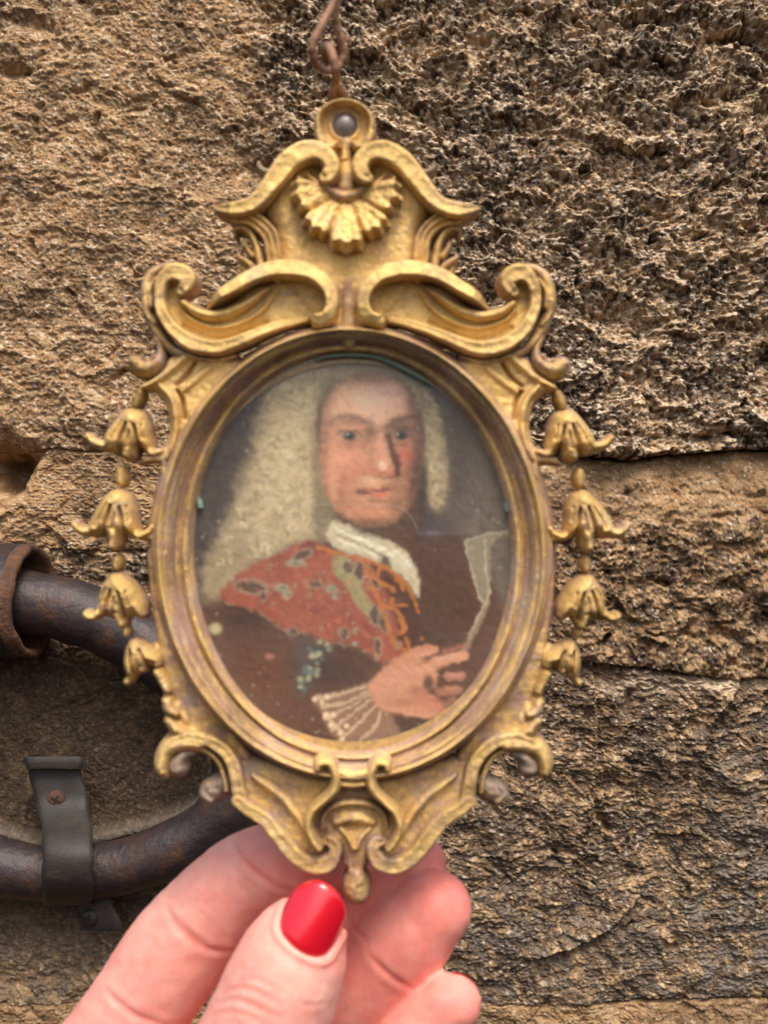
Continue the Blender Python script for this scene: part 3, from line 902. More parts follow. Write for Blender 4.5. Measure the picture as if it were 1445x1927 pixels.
# --- bellflower drops
def bell(cx, cy, body, extra, grooves, k=1.0):
    """a bellflower: swelling body with petal ends, petals parted by grooves, curled outer tip and an arm to the rim"""
    items = [('p', [(cx + x * k, cy + y * k) for x, y in body], 2.8, 6.4, 30 * k)]
    for pts, b, h in extra:
        items.append(('s', [(cx + x * k, cy + y * k, w * k) for x, y, w in pts], 'round', b, h))
    relief('bellflower', items, M['gold'], zback=2.2, cell=1.3, rough=0.5, patina=0.03, edge_pat=0.45,
           groove=[([(cx + x * k, cy + y * k, w) for x, y, w in g], d) for g, d in grooves])


def bead(cx, cy, rx, ry, tilt=0):
    relief('bead', [('s', [(cx - tilt, cy - (ry - rx), rx * 0.8), (cx, cy, rx), (cx + tilt, cy + (ry - rx), rx * 0.8)], 'round', 3.2, 3.4)], M['gold'], zback=2.2, cell=1.3, edge_pat=0.4)


bead(256, 748, 13, 25, -4)
BODY = [(-9, -6), (9, -6), (26, 4), (36, 24), (39, 48), (40, 68), (30, 80), (17, 77), (12, 90), (2, 97), (-14, 96), (-22, 84), (-36, 84), (-54, 74), (-56, 56), (-46, 30), (-27, 6)]
BODY_LONG = [(-9, -6), (9, -6), (25, 5), (34, 28), (37, 54), (38, 76), (27, 88), (14, 84), (11, 100), (2, 114), (-14, 114), (-22, 96), (-28, 86), (-44, 88), (-60, 78), (-58, 58), (-46, 34), (-27, 8)]
GRV = [([(-8, 26, 2.5), (-16, 54, 3.5), (-23, 84, 4)], 2.0), ([(8, 30, 2.5), (13, 56, 3.5), (16, 80, 4)], 2.0), ([(-16, 22, 2), (-32, 50, 3), (-38, 66, 3)], 0.9), ([(0, 40, 2), (-4, 70, 3)], 0.7), ([(20, 28, 2), (25, 54, 2.5)], 0.7)]
SCROLL = ([(-40, 64, 14), (-58, 66, 11), (-74, 60, 10), (-84, 50, 10)], 3.2, 3.6)
bead(256, 748, 13, 25, -4)
bell(245, 771, BODY, [SCROLL, ([(26, 66, 12), (38, 80, 10), (56, 76, 9)], 3.4, 3.4), ([(-6, 62, 12), (-8, 84, 12)], 4.6, 4.2), ([(-30, 50, 13), (-40, 68, 12)], 4.0, 3.8), ([(22, 46, 11), (26, 66, 11)], 4.0, 3.8)],
     [([(x, y, w) for x, y, w in g], d) for g, d in GRV])
bead(223, 896, 14, 24)
bell(218, 925, BODY_LONG, [([(-46, 70, 14), (-62, 76, 11), (-76, 70, 10), (-82, 60, 9)], 3.2, 3.6), ([(26, 74, 12), (40, 84, 10), (58, 78, 9), (66, 66, 8)], 3.4, 3.4), ([(-4, 60, 14), (-7, 102, 11)], 4.8, 4.2), ([(-32, 52, 14), (-46, 70, 12)], 4.0, 3.8), ([(20, 48, 11), (25, 70, 11)], 4.0, 3.8)],
     [([(x, y, w) for x, y, w in g], d) for g, d in GRV])
bead(214, 1060, 13, 20)
bell(213, 1084, [(-9, -5), (12, -5), (30, 8), (44, 26), (58, 46), (62, 70), (50, 86), (36, 78), (26, 88), (22, 102), (10, 104), (4, 88), (-14, 84), (-28, 78), (-36, 66), (-34, 42), (-24, 14)],
     [([(-26, 60, 11), (-36, 74, 10), (-50, 78, 10), (-56, 74, 10)], 3.2, 3.6), ([(2, 56, 14), (14, 92, 9)], 4.8, 4.0), ([(40, 50, 14), (50, 72, 12)], 3.8, 3.6), ([(-18, 46, 12), (-22, 68, 11)], 4.2, 3.8)],
     [([(x + 4, y, w) for x, y, w in g], d) for g, d in GRV])
bead(232, 1192, 9, 13)
bell(248, 1210, [(-8, -5), (10, -6), (28, 4), (44, 14), (58, 32), (52, 50), (38, 46), (28, 58), (14, 60), (4, 68), (-8, 72), (-18, 58), (-22, 36), (-18, 12)],
     [([(-10, 50, 9), (-6, 66, 9), (-13, 76, 9)], 3.2, 3.8), ([(10, 30, 12), (18, 50, 10)], 4.2, 4.0), ([(34, 24, 12), (46, 40, 11)], 4.0, 3.6)],
     [([(-4, 16, 2.5), (-2, 34, 3), (2, 56, 3)], 1.8), ([(14, 14, 2.5), (24, 30, 3), (30, 48, 3)], 1.8)])
relief('husk_knobs', [
    ('s', [(296, 1268, 13), (305, 1285, 13), (312, 1300, 11)], 'round', 3.6, 3.8), ('s', [(312, 1322, 13), (318, 1338, 15), (330, 1344, 10)], 'round', 3.8, 4.0),
    ('s', [(316, 1358, 13), (328, 1372, 16), (344, 1382, 12)], 'round', 3.8, 4.2), ('s', [(334, 1330, 14), (348, 1362, 16), (368, 1392, 16)], 'round', 3.2, 3.0),
    ('s', [(290, 1225, 15), (300, 1262, 16), (318, 1310, 17), (345, 1370, 17)], 'round', 2.6, 2.4)], M['gold'], zback=2.0, rough=0.5, patina=0.08)
relief('rim_strut', [('s', [(258, 870, 5), (280, 862, 9), (302, 862, 12)], 'round', 3, 3), ('s', [(252, 1005, 7), (268, 1010, 10), (285, 1012, 12)], 'round', 3, 3)], M['gold_worn'], patina=0.1)

# --- lower curls
relief('lower_curl', [
    ('s', [(376, 1402, 17), (345, 1402, 20), (320, 1408, 22), (306, 1426, 20), (302, 1446, 17), (308, 1460, 10)], 'round', 3.0, 5.4),
    ('s', [(330, 1396, 10), (360, 1388, 12), (395, 1396, 13), (424, 1418, 14), (442, 1452, 14), (449, 1492, 15), (458, 1518, 14)], 'flat', 4.8, 3.8),
    ('s', [(352, 1412, 6), (385, 1416, 8), (408, 1436, 8), (420, 1466, 7), (424, 1492, 6)], 'round', 3.6, 3.4),
], M['gold'], patina=0.05, rough=0.25)
relief('curl_ball', [('s', [(362, 1420, 8), (344, 1424, 12), (332, 1440, 18), (332, 1448, 20)], 'round', 4.2, 3.6)], M['lilac'], zback=2.5)
relief('apron_lobe', [('s', [(430, 1468, 12), (412, 1486, 22), (398, 1496, 25), (390, 1496, 20)], 'soft', 3.2, 2.6), ('s', [(388, 1486, 9), (382, 1500, 11), (392, 1512, 10)], 'round', 3.4, 2.4)], M['lilac'], zback=1.5, rough=0.4)
# --- apron
relief('apron_plate', [
    ('p', [(400, 1395), (440, 1420), (500, 1440), (580, 1466), (664, 1478), (750, 1468), (830, 1440), (890, 1420), (930, 1395), (900, 1470), (890, 1520), (850, 1545), (812, 1580), (780, 1622), (735, 1640), (690, 1625), (667, 1640), (640, 1625), (597, 1640), (548, 1620), (515, 1580), (478, 1545), (440, 1520), (430, 1470)], 3.0, 2.2, 16),
], M['gold_worn'], mirror=False, hammered=0.12, patina=0.12)
relief('apron_scroll', [
    ('s', [(446, 1508, 13), (470, 1524, 16), (502, 1546, 17), (530, 1580, 18), (558, 1613, 18), (592, 1630, 18), (621, 1622, 17), (632, 1600, 14), (624, 1584, 12), (614, 1584, 9)], 'flat', 4.4, 4.6),
], M['gold_worn'], patina=0.02, groove=[([(470, 1508, 3), (510, 1532, 3), (540, 1568, 3), (570, 1598, 3)], 0.8)])
relief('apron_rib', [
    ('s', [(474, 1462, 8), (500, 1480, 14), (532, 1506, 15), (556, 1534, 13), (572, 1562, 10), (590, 1590, 8)], 'soft', 3.8, 3.4)], M['gold_worn'], patina=0.05)
relief('clasp_scroll', [
    ('s', [(600, 1442, 10), (604, 1432, 12), (620, 1434, 12), (632, 1456, 12), (628, 1484, 12), (606, 1506, 11), (588, 1524, 10), (581, 1550, 10), (590, 1578, 10), (602, 1592, 8)], 'round', 6.0, 5.2)], M['gold'], rough=0.25)
relief('clasp_knot', [('s', [(640, 1452, 11), (664, 1458, 12), (690, 1452, 11)], 'round', 6.4, 3.6), ('s', [(645, 1474, 10), (664, 1476, 10), (684, 1474, 10)], 'round', 6.2, 3.2)], M['gold'], mirror=False, rough=0.3)
relief('apron_arch', [
    ('s', [(606, 1560, 6), (610, 1536, 8), (634, 1518, 9), (666, 1513, 9), (698, 1518, 9), (722, 1536, 8), (727, 1560, 6)], 'round', 4.4, 3.2),
    ('p', [(612, 1530), (640, 1516), (666, 1512), (694, 1516), (722, 1530), (730, 1560), (722, 1590), (700, 1600), (690, 1640), (648, 1640), (636, 1600), (614, 1590), (604, 1560)], 3.8, 2.4, 22), ('s', [(632, 1550, 13), (666, 1542, 17), (700, 1550, 13)], 'soft', 5.4, 2.2)], M['gold_worn'], mirror=False, patina=0.1, rough=0.3)
relief('apron_stem', [('s', [(667, 1560, 16), (667, 1590, 14), (668, 1620, 17), (669, 1645, 17)], 'flute', 3.8, 2.6),
                      ('s', [(640, 1562, 6), (655, 1578, 8), (664, 1600, 6)], 'round', 4.8, 2.6), ('s', [(696, 1562, 6), (680, 1578, 8), (671, 1600, 6)], 'round', 4.8, 2.6)], M['gold_worn'], mirror=False, patina=0.05)
relief('finial', [('s', [(669, 1652, 17), (670, 1674, 27), (671, 1688, 26)], 'round', 3.0, 4.6)], M['gold_worn'], mirror=False, patina=0.22, rough=0.6)


# back of the frame
def back_plate():
    px, py = 661, 1041
    bm = bmesh.new(); seg = 72; rows_ = []
    for (k, h) in ((0.0, -0.8), (0.95, -0.8), (0.965, -0.3), (0.965, 2.0), (0.83, 2.0)):
        rows_.append([bm.verts.new(((px - FC[0] + 390 * k * math.cos(t)) * S, -(h - H0) * 1e-3, -(py - FC[1] + 440 * k * math.sin(t)) * S)) for t in [2 * math.pi * i / seg for i in range(seg)]])
    for i in range(len(rows_) - 1):
        for j in range(seg):
            if i == 0: continue
            bm.faces.new((rows_[i][j], rows_[i][(j + 1) % seg], rows_[i + 1][(j + 1) % seg], rows_[i + 1][j]))
    bm.faces.new(rows_[1])
    bmesh.ops.delete(bm, geom=[v for v in bm.verts if not v.link_faces], context='VERTS')
    bm_obj('back_plate', bm, M['gold_worn'], frame, False)


back_plate()


# ---------------------------------------------------------------- the painted miniature
def portrait():
    cell = 1.55
    d = 250 + (H0 - 1.3)
    cx, cy, a, b = 661, 1037, 318, 394
    X, Y = np.meshgrid(np.arange(cx - a - 2, cx + a + 3, cell), np.arange(cy - b - 2, cy + b + 3, cell))
    x, y = X.ravel(), Y.ravel()
    n40 = fbm(x, y, 40, 4, 301); n14 = fbm(x, y, 14, 3, 302); n6 = fbm(x, y, 6, 2, 303); n90 = fbm(x, y, 110, 3, 304)
    jx = x + 2.5 * n14 * 2; jy = y + 2.5 * fbm(x, y, 12, 2, 305) * 2
    C = np.empty((len(x), 3)); rs = np.random.RandomState(12)
    def col(c): return lin(c)
    def lay(mask, c):
        c = np.asarray(c, float)
        if c.ndim == 1: c = col(c)
        C[:] = C + (c - C) * np.clip(mask, 0, 1)[:, None]
    def P(pts, c, soft=4, al=1.0, j=True):
        s = poly_sdf(jx if j else x, jy if j else y, catmull(pts, 4, closed=True)); lay(al * sstep(soft, -soft, s), c)
    def E(cx_, cy_, rx, ry, c, soft=1.0, al=1.0, rot=0.0):
        cr, sr = math.cos(rot), math.sin(rot); dx = x - cx_; dy = y - cy_
        e = ((dx * cr + dy * sr) / rx) ** 2 + ((-dx * sr + dy * cr) / ry) ** 2
        lay(al * np.exp(-e * e if soft < 1 else -e * 1.0), c)
    def K(pts, c, al=1.0, soft=2.0, j=True):
        m_ = (np.abs(x - np.mean([p[0] for p in pts])) < 400)
        bb, dist, w, s, t = stroke_uv(jx if j else x, jy if j else y, pts, 4); lay(al * sstep(soft, -soft, bb), c)
    # ground
    C[:] = col((86, 76, 72))
    lay(sstep(740, 880, x) * 0.9, (126, 112, 96)); lay(sstep(1120, 1300, y) * 0.7, (112, 82, 64))
    lay(sstep(0, 0.5, n40) * 0.3, (66, 58, 58)); lay(sstep(0.0, 0.6, -n40) * 0.3, (112, 100, 90))
    # coat
    P([(400, 1110), (480, 1120), (640, 1200), (700, 1030), (780, 1000), (860, 1010), (930, 1100), (960, 1250), (900, 1420), (660, 1440), (450, 1340), (380, 1200)], (108, 70, 50), 14)
    P([(770, 1010), (850, 1000), (885, 1060), (890, 1150), (860, 1210), (800, 1225), (770, 1180), (780, 1100)], (100, 68, 52), 14)
    E(520, 1290, 80, 70, (126, 76, 48), al=0.7); E(610, 1260, 60, 40, (72, 52, 44), al=0.8); E(460, 1160, 50, 30, (70, 54, 46), al=0.7)
    E(840, 1120, 40, 60, (104, 68, 44), al=0.6); E(900, 1080, 26, 40, (128, 66, 56), al=0.4); E(900, 1220, 50, 60, (116, 84, 72), al=0.6)
    lay(0.35 * sstep(-0.1, 0.5, n14), (74, 50, 38))
    # wig, left mass
    wl = [(690, 658), (620, 664), (560, 678), (515, 715), (490, 770), (478, 840), (462, 890), (444, 940), (428, 985), (405, 1030), (385, 1080), (392, 1125), (420, 1112), (452, 1080), (520, 1045), (590, 1018), (628, 1005), (624, 960), (606, 915), (600, 860), (600, 800), (604, 762), (622, 730), (652, 712), (700, 702), (745, 708), (770, 690), (740, 668)]
    wj = 7 * fbm(x, y, 26, 2, 320) * 2; jx0 = jx.copy(); jx += wj; P(wl, (176, 156, 118), 24); jx[:] = jx0
    sw = poly_sdf(x, y, catmull(wl, 4, closed=True)); inw = sstep(10, -26, sw)
    cur = fbm(x + 9 * n14 * 2, y + 9 * n40 * 2, 15, 3, 310, ridged=True)
    lay(inw * sstep(-0.1, 0.7, cur) * 0.45, (214, 196, 154)); lay(inw * sstep(0.05, -0.45, cur) * 0.6, (146, 124, 88))
    lay(inw * sstep(0.1, 0.6, n40) * 0.4, (152, 132, 96)); lay(inw * sstep(960, 1080, y) * 0.5, (150, 132, 100)); lay(inw * sstep(520, 430, x + 0.12 * (y - 900)) * 0.5, (138, 122, 96))
    for _ in range(230):
        ex = 400 + 220 * rs.rand(); ey = 680 + 430 * rs.rand(); er = 4 + 8 * rs.rand(); a0 = rs.rand() * 6.28
        pts = [(ex + er * math.cos(a0 + q), ey + 0.8 * er * math.sin(a0 + q), 1.0 + 1.2 * rs.rand()) for q in (0, 0.9, 1.8, 2.6)]
        mm = np.nonzero((np.abs(x - ex) < 26) & (np.abs(y - ey) < 26) & (sw < -4))[0]
        if len(mm) == 0: continue
        bb = stroke_uv(jx[mm], jy[mm], pts, 3)[0]; tone = col([(222, 204, 164), (206, 186, 144), (140, 118, 84), (158, 136, 98)][rs.randint(4)])
        C[mm] += (tone - C[mm]) * (0.5 * sstep(2.5, -1.5, bb))[:, None]
    E(620, 684, 80, 14, (156, 134, 102), al=0.6); E(690, 680, 60, 12, (130, 108, 82), al=0.85); E(760, 706, 26, 14, (182, 162, 128), al=0.7); E(640, 706, 30, 10, (186, 166, 130), al=0.6); E(668, 668, 110, 12, (112, 94, 72), al=0.75); E(800, 720, 30, 22, (110, 94, 78), al=0.6)
    E(610, 760, 10, 60, (132, 112, 82), al=0.6, rot=0.3); E(596, 900, 10, 120, (140, 120, 88), al=0.55)
    # wig, right side
    wr = [(735, 690), (775, 702), (806, 735), (826, 780), (838, 830), (842, 890), (840, 935), (828, 964), (808, 950), (796, 925), (802, 890), (794, 855), (800, 825), (788, 775), (770, 738), (745, 712)]
    jx += 5 * fbm(x, y, 22, 2, 321) * 2; P(wr, (158, 140, 106), 8); jx[:] = jx0; sr_ = poly_sdf(x, y, catmull(wr, 4, closed=True)); inr = sstep(4, -6, sr_)
    lay(inr * sstep(0, 0.7, cur) * 0.5, (196, 176, 136)); lay(inr * sstep(0.0, -0.5, cur) * 0.6, (120, 100, 74))
    for _ in range(90):
        ex = 780 + 65 * rs.rand(); ey = 700 + 260 * rs.rand(); er = 4 + 6 * rs.rand(); a0 = rs.rand() * 6.28
        pts = [(ex + er * math.cos(a0 + q), ey + 0.8 * er * math.sin(a0 + q), 1.2 + 1.4 * rs.rand()) for q in (0, 0.9, 1.8, 2.6)]
        mm = np.nonzero((np.abs(x - ex) < 22) & (np.abs(y - ey) < 22) & (sr_ < 3))[0]
        if len(mm) == 0: continue
        bb = stroke_uv(jx[mm], jy[mm], pts, 3)[0]; tone = col([(204, 186, 148), (190, 170, 130), (118, 100, 76), (138, 120, 90)][rs.randint(4)])
        C[mm] += (tone - C[mm]) * (0.55 * sstep(2.5, -1.5, bb))[:, None]
    E(862, 890, 20, 90, (86, 76, 72), al=0.75); E(815, 985, 46, 20, (84, 76, 78), al=0.8); E(815, 1003, 26, 4, (128, 120, 140), al=0.7)
    # shadow between face and wig, neck
    P([(603, 762), (612, 900), (640, 985), (700, 1010), (770, 1010), (800, 960), (800, 860), (788, 780), (770, 735), (730, 712)], (104, 78, 64), 8)
    P([(610, 900), (590, 960), (600, 1010), (650, 1010), (640, 980)], (134, 118, 92), 8, 0.8)
    # face
    face = [(607, 800), (611, 764), (628, 734), (660, 714), (704, 708), (742, 716), (770, 742), (784, 780), (791, 830), (790, 880), (779, 926), (762, 957), (740, 979), (706, 990), (668, 982), (640, 963), (614, 928), (606, 875)]
    P(face, (204, 150, 112), 9)
    fs = poly_sdf(x, y, catmull(face, 4, closed=True)); inf = sstep(9, -8, fs)
    def EF(cx_, cy_, rx, ry, c, al, rot=0):
        cr, sr = math.cos(rot), math.sin(rot); dx = x - cx_; dy = y - cy_
        e = ((dx * cr + dy * sr) / rx) ** 2 + ((-dx * sr + dy * cr) / ry) ** 2; lay(inf * al * np.exp(-e), c)
    lay(inf * sstep(745, 800, x + 0.1 * (y - 850)) * 0.6, (158, 106, 82))
    EF(690, 752, 66, 40, (238, 192, 160), 0.95); EF(722, 745, 36, 32, (228, 184, 162), 0.8); EF(642, 768, 24, 30, (232, 178, 142), 0.8); EF(712, 790, 18, 14, (232, 182, 154), 0.7)
    EF(778, 755, 12, 30, (112, 84, 70), 0.8); EF(790, 880, 16, 70, (110, 74, 60), 0.85); EF(612, 850, 9, 90, (134, 92, 72), 0.7)
    EF(640, 880, 34, 50, (222, 152, 116), 0.8); EF(672, 872, 20, 30, (212, 124, 98), 0.55); EF(675, 905, 24, 22, (196, 118, 92), 0.6); EF(652, 862, 24, 12, (222, 156, 126), 0.6)
    EF(762, 856, 17, 16, (214, 106, 84), 0.95); EF(766, 885, 12, 18, (178, 100, 78), 0.6)
    EF(645, 945, 26, 26, (168, 112, 86), 0.6); EF(700, 960, 40, 14, (198, 132, 102), 0.7); EF(690, 982, 50, 9, (124, 82, 64), 0.8); EF(745, 950, 18, 26, (128, 84, 66), 0.7)
    EF(640, 930, 6, 14, (162, 108, 84), 0.5); EF(676, 763, 10, 4, (226, 186, 142), 0.7)
    lay(sstep(10, -10, fs) * sstep(762, 800, x + 0.12 * (y - 850)) * 0.4, (112, 76, 60))
    EF(788, 925, 24, 64, (84, 62, 54), 0.95); EF(790, 800, 14, 50, (120, 82, 64), 0.7); EF(748, 905, 12, 22, (140, 90, 68), 0.6); EF(700, 1000, 90, 16, (110, 74, 58), 0.9)
    E(795, 930, 12, 60, (78, 64, 60), al=0.9); E(792, 800, 8, 40, (96, 76, 62), al=0.6)
    lay(inf * sstep(0.1, 0.6, n14) * 0.25, (220, 160, 130)); lay(inf * sstep(0.1, 0.6, -n14) * 0.25, (168, 108, 84))
    EF(665, 840, 18, 8, (206, 146, 118), 0.5); EF(700, 712, 60, 10, (150, 112, 88), 0.7); EF(620, 740, 12, 30, (158, 112, 86), 0.6)
    EF(655, 796, 34, 8, (150, 106, 84), 0.5); EF(690, 826, 10, 14, (140, 92, 76), 0.55)
    EF(665, 900, 30, 14, (188, 118, 92), 0.4); EF(655, 950, 22, 12, (190, 130, 100), 0.5)
    # eye sockets, brows
    EF(662, 812, 34, 13, (176, 118, 92), 0.75); EF(755, 808, 32, 17, (112, 76, 62), 0.95); EF(660, 806, 20, 5, (214, 158, 128), 0.6); EF(698, 814, 12, 12, (124, 82, 66), 0.6); EF(664, 840, 26, 6, (176, 116, 92), 0.6); EF(758, 838, 22, 6, (150, 92, 76), 0.6)
    K([(620, 796, 3), (636, 786, 5), (658, 784, 6), (682, 790, 5), (700, 800, 3)], (116, 82, 66), 0.7, 7)
    K([(727, 804, 3), (742, 794, 6), (762, 787, 6), (786, 784, 4)], (98, 70, 58), 0.75, 7)
    EF(700, 812, 9, 8, (130, 88, 72), 0.5)
    K([(636, 816, 1.5), (652, 810, 2), (672, 813, 2), (682, 822, 1.5)], (112, 78, 66), 0.75, 2)
    E(659, 822, 17, 8, (150, 122, 104), al=0.7); E(757, 820, 15, 8, (120, 98, 88), al=0.7)
    E(658, 821, 12, 9, (58, 60, 64), 0.5, 1); E(755, 820, 11.5, 8.5, (50, 50, 52), 0.5, 1)
    E(654, 817, 2.6, 2.6, (170, 165, 160), 0.5, 0.9); E(748, 817, 2.6, 3, (170, 165, 162), 0.5, 0.9); E(658, 822, 4, 4, (40, 38, 40), 0.5, 0.8); E(756, 821, 4, 4, (38, 36, 38), 0.5, 0.8)
    K([(642, 831, 1), (660, 834, 1.6), (678, 830, 1)], (150, 100, 80), 0.6, 2); K([(744, 831, 1), (758, 834, 1.4), (770, 830, 1)], (128, 84, 68), 0.6, 2)
    # nose
    K([(705, 822, 3), (699, 850, 4), (697, 875, 6)], (188, 122, 100), 0.6, 5)
    K([(714, 818, 4), (718, 845, 6), (723, 872, 8)], (218, 150, 124), 0.85, 5)
    K([(730, 818, 6), (738, 846, 7), (747, 872, 7), (748, 892, 6)], (104, 62, 50), 0.95, 5)
    K([(700, 884, 5), (712, 892, 7), (735, 893, 7)], (196, 112, 86), 0.75, 4); E(721, 877, 8, 8, (238, 186, 162), 0.5, 0.75); E(718, 872, 3, 4, (248, 214, 194), 0.5, 0.8)
    K([(703, 895, 2), (720, 901, 3), (742, 897, 3)], (122, 72, 58), 0.8, 3); E(690, 893, 9, 7, (190, 112, 88), al=0.6)
    EF(690, 906, 18, 8, (206, 160, 124), 0.7); EF(730, 912, 12, 8, (150, 96, 76), 0.5); EF(762, 912, 9, 28, (166, 112, 78), 0.5)
    EF(700, 905, 26, 10, (220, 172, 132), 0.75); EF(676, 925, 10, 6, (120, 94, 74), 0.6); EF(700, 966, 40, 12, (214, 146, 112), 0.6); EF(646, 905, 8, 22, (176, 118, 90), 0.5)
    K([(676, 925, 2.5), (686, 921, 2.5)], (92, 74, 62), 0.7, 3)
    # mouth
    K([(678, 926, 2), (694, 920, 3), (708, 922, 2), (722, 919, 3), (736, 920, 2)], (176, 92, 74), 0.85, 2)
    K([(684, 928, 1.5), (706, 925, 1.5), (732, 922, 1.5)], (96, 54, 46), 0.9, 1.8)
    K([(700, 932, 4), (716, 932, 5), (729, 928, 3)], (210, 112, 88), 0.9, 3.5); E(680, 926, 8, 5, (110, 86, 70), al=0.6); EF(708, 943, 18, 4, (138, 86, 68), 0.6)
    # cravat
    P([(622, 984), (640, 982), (680, 1000), (730, 1016), (762, 1036), (782, 1068), (790, 1100), (786, 1124), (772, 1108), (752, 1082), (716, 1060), (672, 1046), (628, 1030), (616, 1008)], (196, 184, 152), 4)
    E(715, 1000, 40, 12, (104, 80, 62), al=0.85)
    for pts in ([(628, 990, 2), (660, 1008, 3), (705, 1020, 2)], [(670, 1010, 2), (706, 1030, 3), (750, 1050, 3), (776, 1084, 2)], [(700, 1026, 1.5), (745, 1040, 2.5), (772, 1066, 2)], [(640, 1015, 2), (680, 1034, 2), (720, 1050, 2)]):
        K(pts, (232, 222, 196), 0.75, 2)
    for pts in ([(650, 1012, 2), (690, 1030, 2), (730, 1052, 2)], [(716, 1024, 1.5), (758, 1056, 1.5), (780, 1100, 1.5)], [(632, 1004, 1.5), (660, 1022, 2)]):
        K(pts, (150, 128, 96), 0.6, 2)
    # cloak
    cloak = [(414, 1122), (436, 1092), (470, 1066), (520, 1044), (560, 1024), (592, 1018), (640, 1040), (700, 1058), (735, 1090), (752, 1140), (762, 1190), (770, 1225), (756, 1248), (728, 1256), (700, 1234), (668, 1216), (628, 1208), (592, 1204), (566, 1188), (534, 1184), (508, 1166), (478, 1148), (446, 1140)]
    P(cloak, (166, 88, 66), 5)
    cs = poly_sdf(jx, jy, catmull(cloak, 4, closed=True)); inc = sstep(3, -3, cs)
    lay(inc * sstep(-0.2, 0.6, n40) * 0.5, (186, 98, 72)); lay(inc * sstep(0.0, 0.6, -n40) * 0.5, (150, 72, 58)); lay(inc * sstep(0.1, 0.5, n90) * 0.3, (140, 66, 54))
    lay(np.exp(-((cs - 1) / 2.5) ** 2) * 0.5 * sstep(0, 0.25, n14 + 0.15) * sstep(1110, 1150, y), (160, 158, 122))
    E(590, 1030, 30, 10, (110, 58, 50), al=0.6); E(500, 1058, 40, 8, (150, 84, 66), al=0.5)
    P([(628, 1052), (650, 1046), (664, 1070), (684, 1108), (700, 1140), (706, 1156), (690, 1160), (672, 1140), (650, 1104), (630, 1078)], (160, 150, 100), 4, 0.95)
    # worn spots: dark with pale grey green rims
    for (ex, ey, rx, ry, ro) in ((472, 1104, 26, 11, 0.15), (568, 1046, 17, 8, -0.5), (592, 1100, 13, 7, 0.1), (655, 1068, 11, 9, 0.4), (676, 1076, 8, 18, -0.1), (648, 1192, 8, 9, 0), (712, 1218, 6, 15, 0), (706, 1158, 9, 17, -0.3), (722, 1172, 7, 18, -0.3), (496, 1122, 6, 8, 0), (552, 1190, 8, 6, 0), (704, 1100, 10, 10, 0), (726, 1060, 7, 16, -0.4)):
        cr, sr2 = math.cos(ro), math.sin(ro); dx = jx - ex; dy = jy - ey
        e = np.sqrt(((dx * cr + dy * sr2) / rx) ** 2 + ((-dx * sr2 + dy * cr) / ry) ** 2)
        e = e + 0.35 * n6; lay(sstep(1.65, 1.15, e) * 0.6, (160, 150, 122)); lay(sstep(1.15, 0.75, e) * 0.85, (92, 68, 60))
    for (ex, ey, rx, ry) in ((556, 1060, 20, 7), (528, 1106, 16, 8), (540, 1118, 9, 11), (622, 1108, 11, 9), (632, 1122, 8, 6), (670, 1184, 6, 5), (668, 1212, 6, 5)):
        E(ex, ey, rx, ry, (158, 162, 130), 0.5, 0.85); E(ex + 3, ey + 1, rx * 0.4, ry * 0.4, (110, 112, 96), 0.5, 0.8)
    fl = fbm(x, y, 24, 4, 330, 0.6)
    lay(inc * sstep(0.22, 0.4, fl) * 0.7 * sstep(430, 560, x), (170, 150, 104)); lay(inc * sstep(0.36, 0.5, fl) * 0.7, (100, 76, 64))
    lay(inc * sstep(0.2, 0.42, fbm(x, y, 20, 3, 331)) * 0.45, (196, 112, 84)); lay(inc * sstep(0.25, 0.45, fbm(x * 0.6 + y * 0.6, y - x * 0.5, 26, 3, 332)) * 0.4, (128, 60, 50))
    # brush strokes: short dabs that drag the colour under them
    G = C.reshape(X.shape + (3,)); ny, nx_ = X.shape; rd = np.random.RandomState(21)
    for k in range(7000):
        iy = rd.randint(8, ny - 8); ix = rd.randint(8, nx_ - 8)
        ppx, ppy = X[iy, ix], Y[iy, ix]
        det = (600 < ppx < 800 and 770 < ppy < 950)
        L_ = (2.5 if det else 6.0) * (0.7 + 0.8 * rd.rand()); w_ = (1.0 if det else 1.9) * (0.7 + 0.6 * rd.rand())
        an = 1.2 + 1.0 * math.sin(ppx / 90.0) + 0.9 * math.sin(ppy / 70.0) + 0.5 * rd.randn()
        r_ = int(L_ / cell) + 2; a0, a1_, b0, b1_ = max(iy - r_, 0), min(iy + r_, ny), max(ix - r_, 0), min(ix + r_, nx_)
        dx = X[a0:a1_, b0:b1_] - ppx; dy = Y[a0:a1_, b0:b1_] - ppy; ca, sa = math.cos(an), math.sin(an)
        e = ((dx * ca + dy * sa) / L_) ** 2 + ((-dx * sa + dy * ca) / w_) ** 2
        G[a0:a1_, b0:b1_] += (G[iy, ix] * (1 + (0.03 if det else 0.08) * rd.randn()) - G[a0:a1_, b0:b1_]) * (0.7 * np.exp(-e * e))[..., None]
    C[:] = G.reshape(-1, 3)
    # orange braid
    P([(700, 1062), (745, 1078), (776, 1110), (790, 1160), (780, 1215), (764, 1225), (748, 1180), (730, 1120)], (98, 56, 36), 6, 0.85)
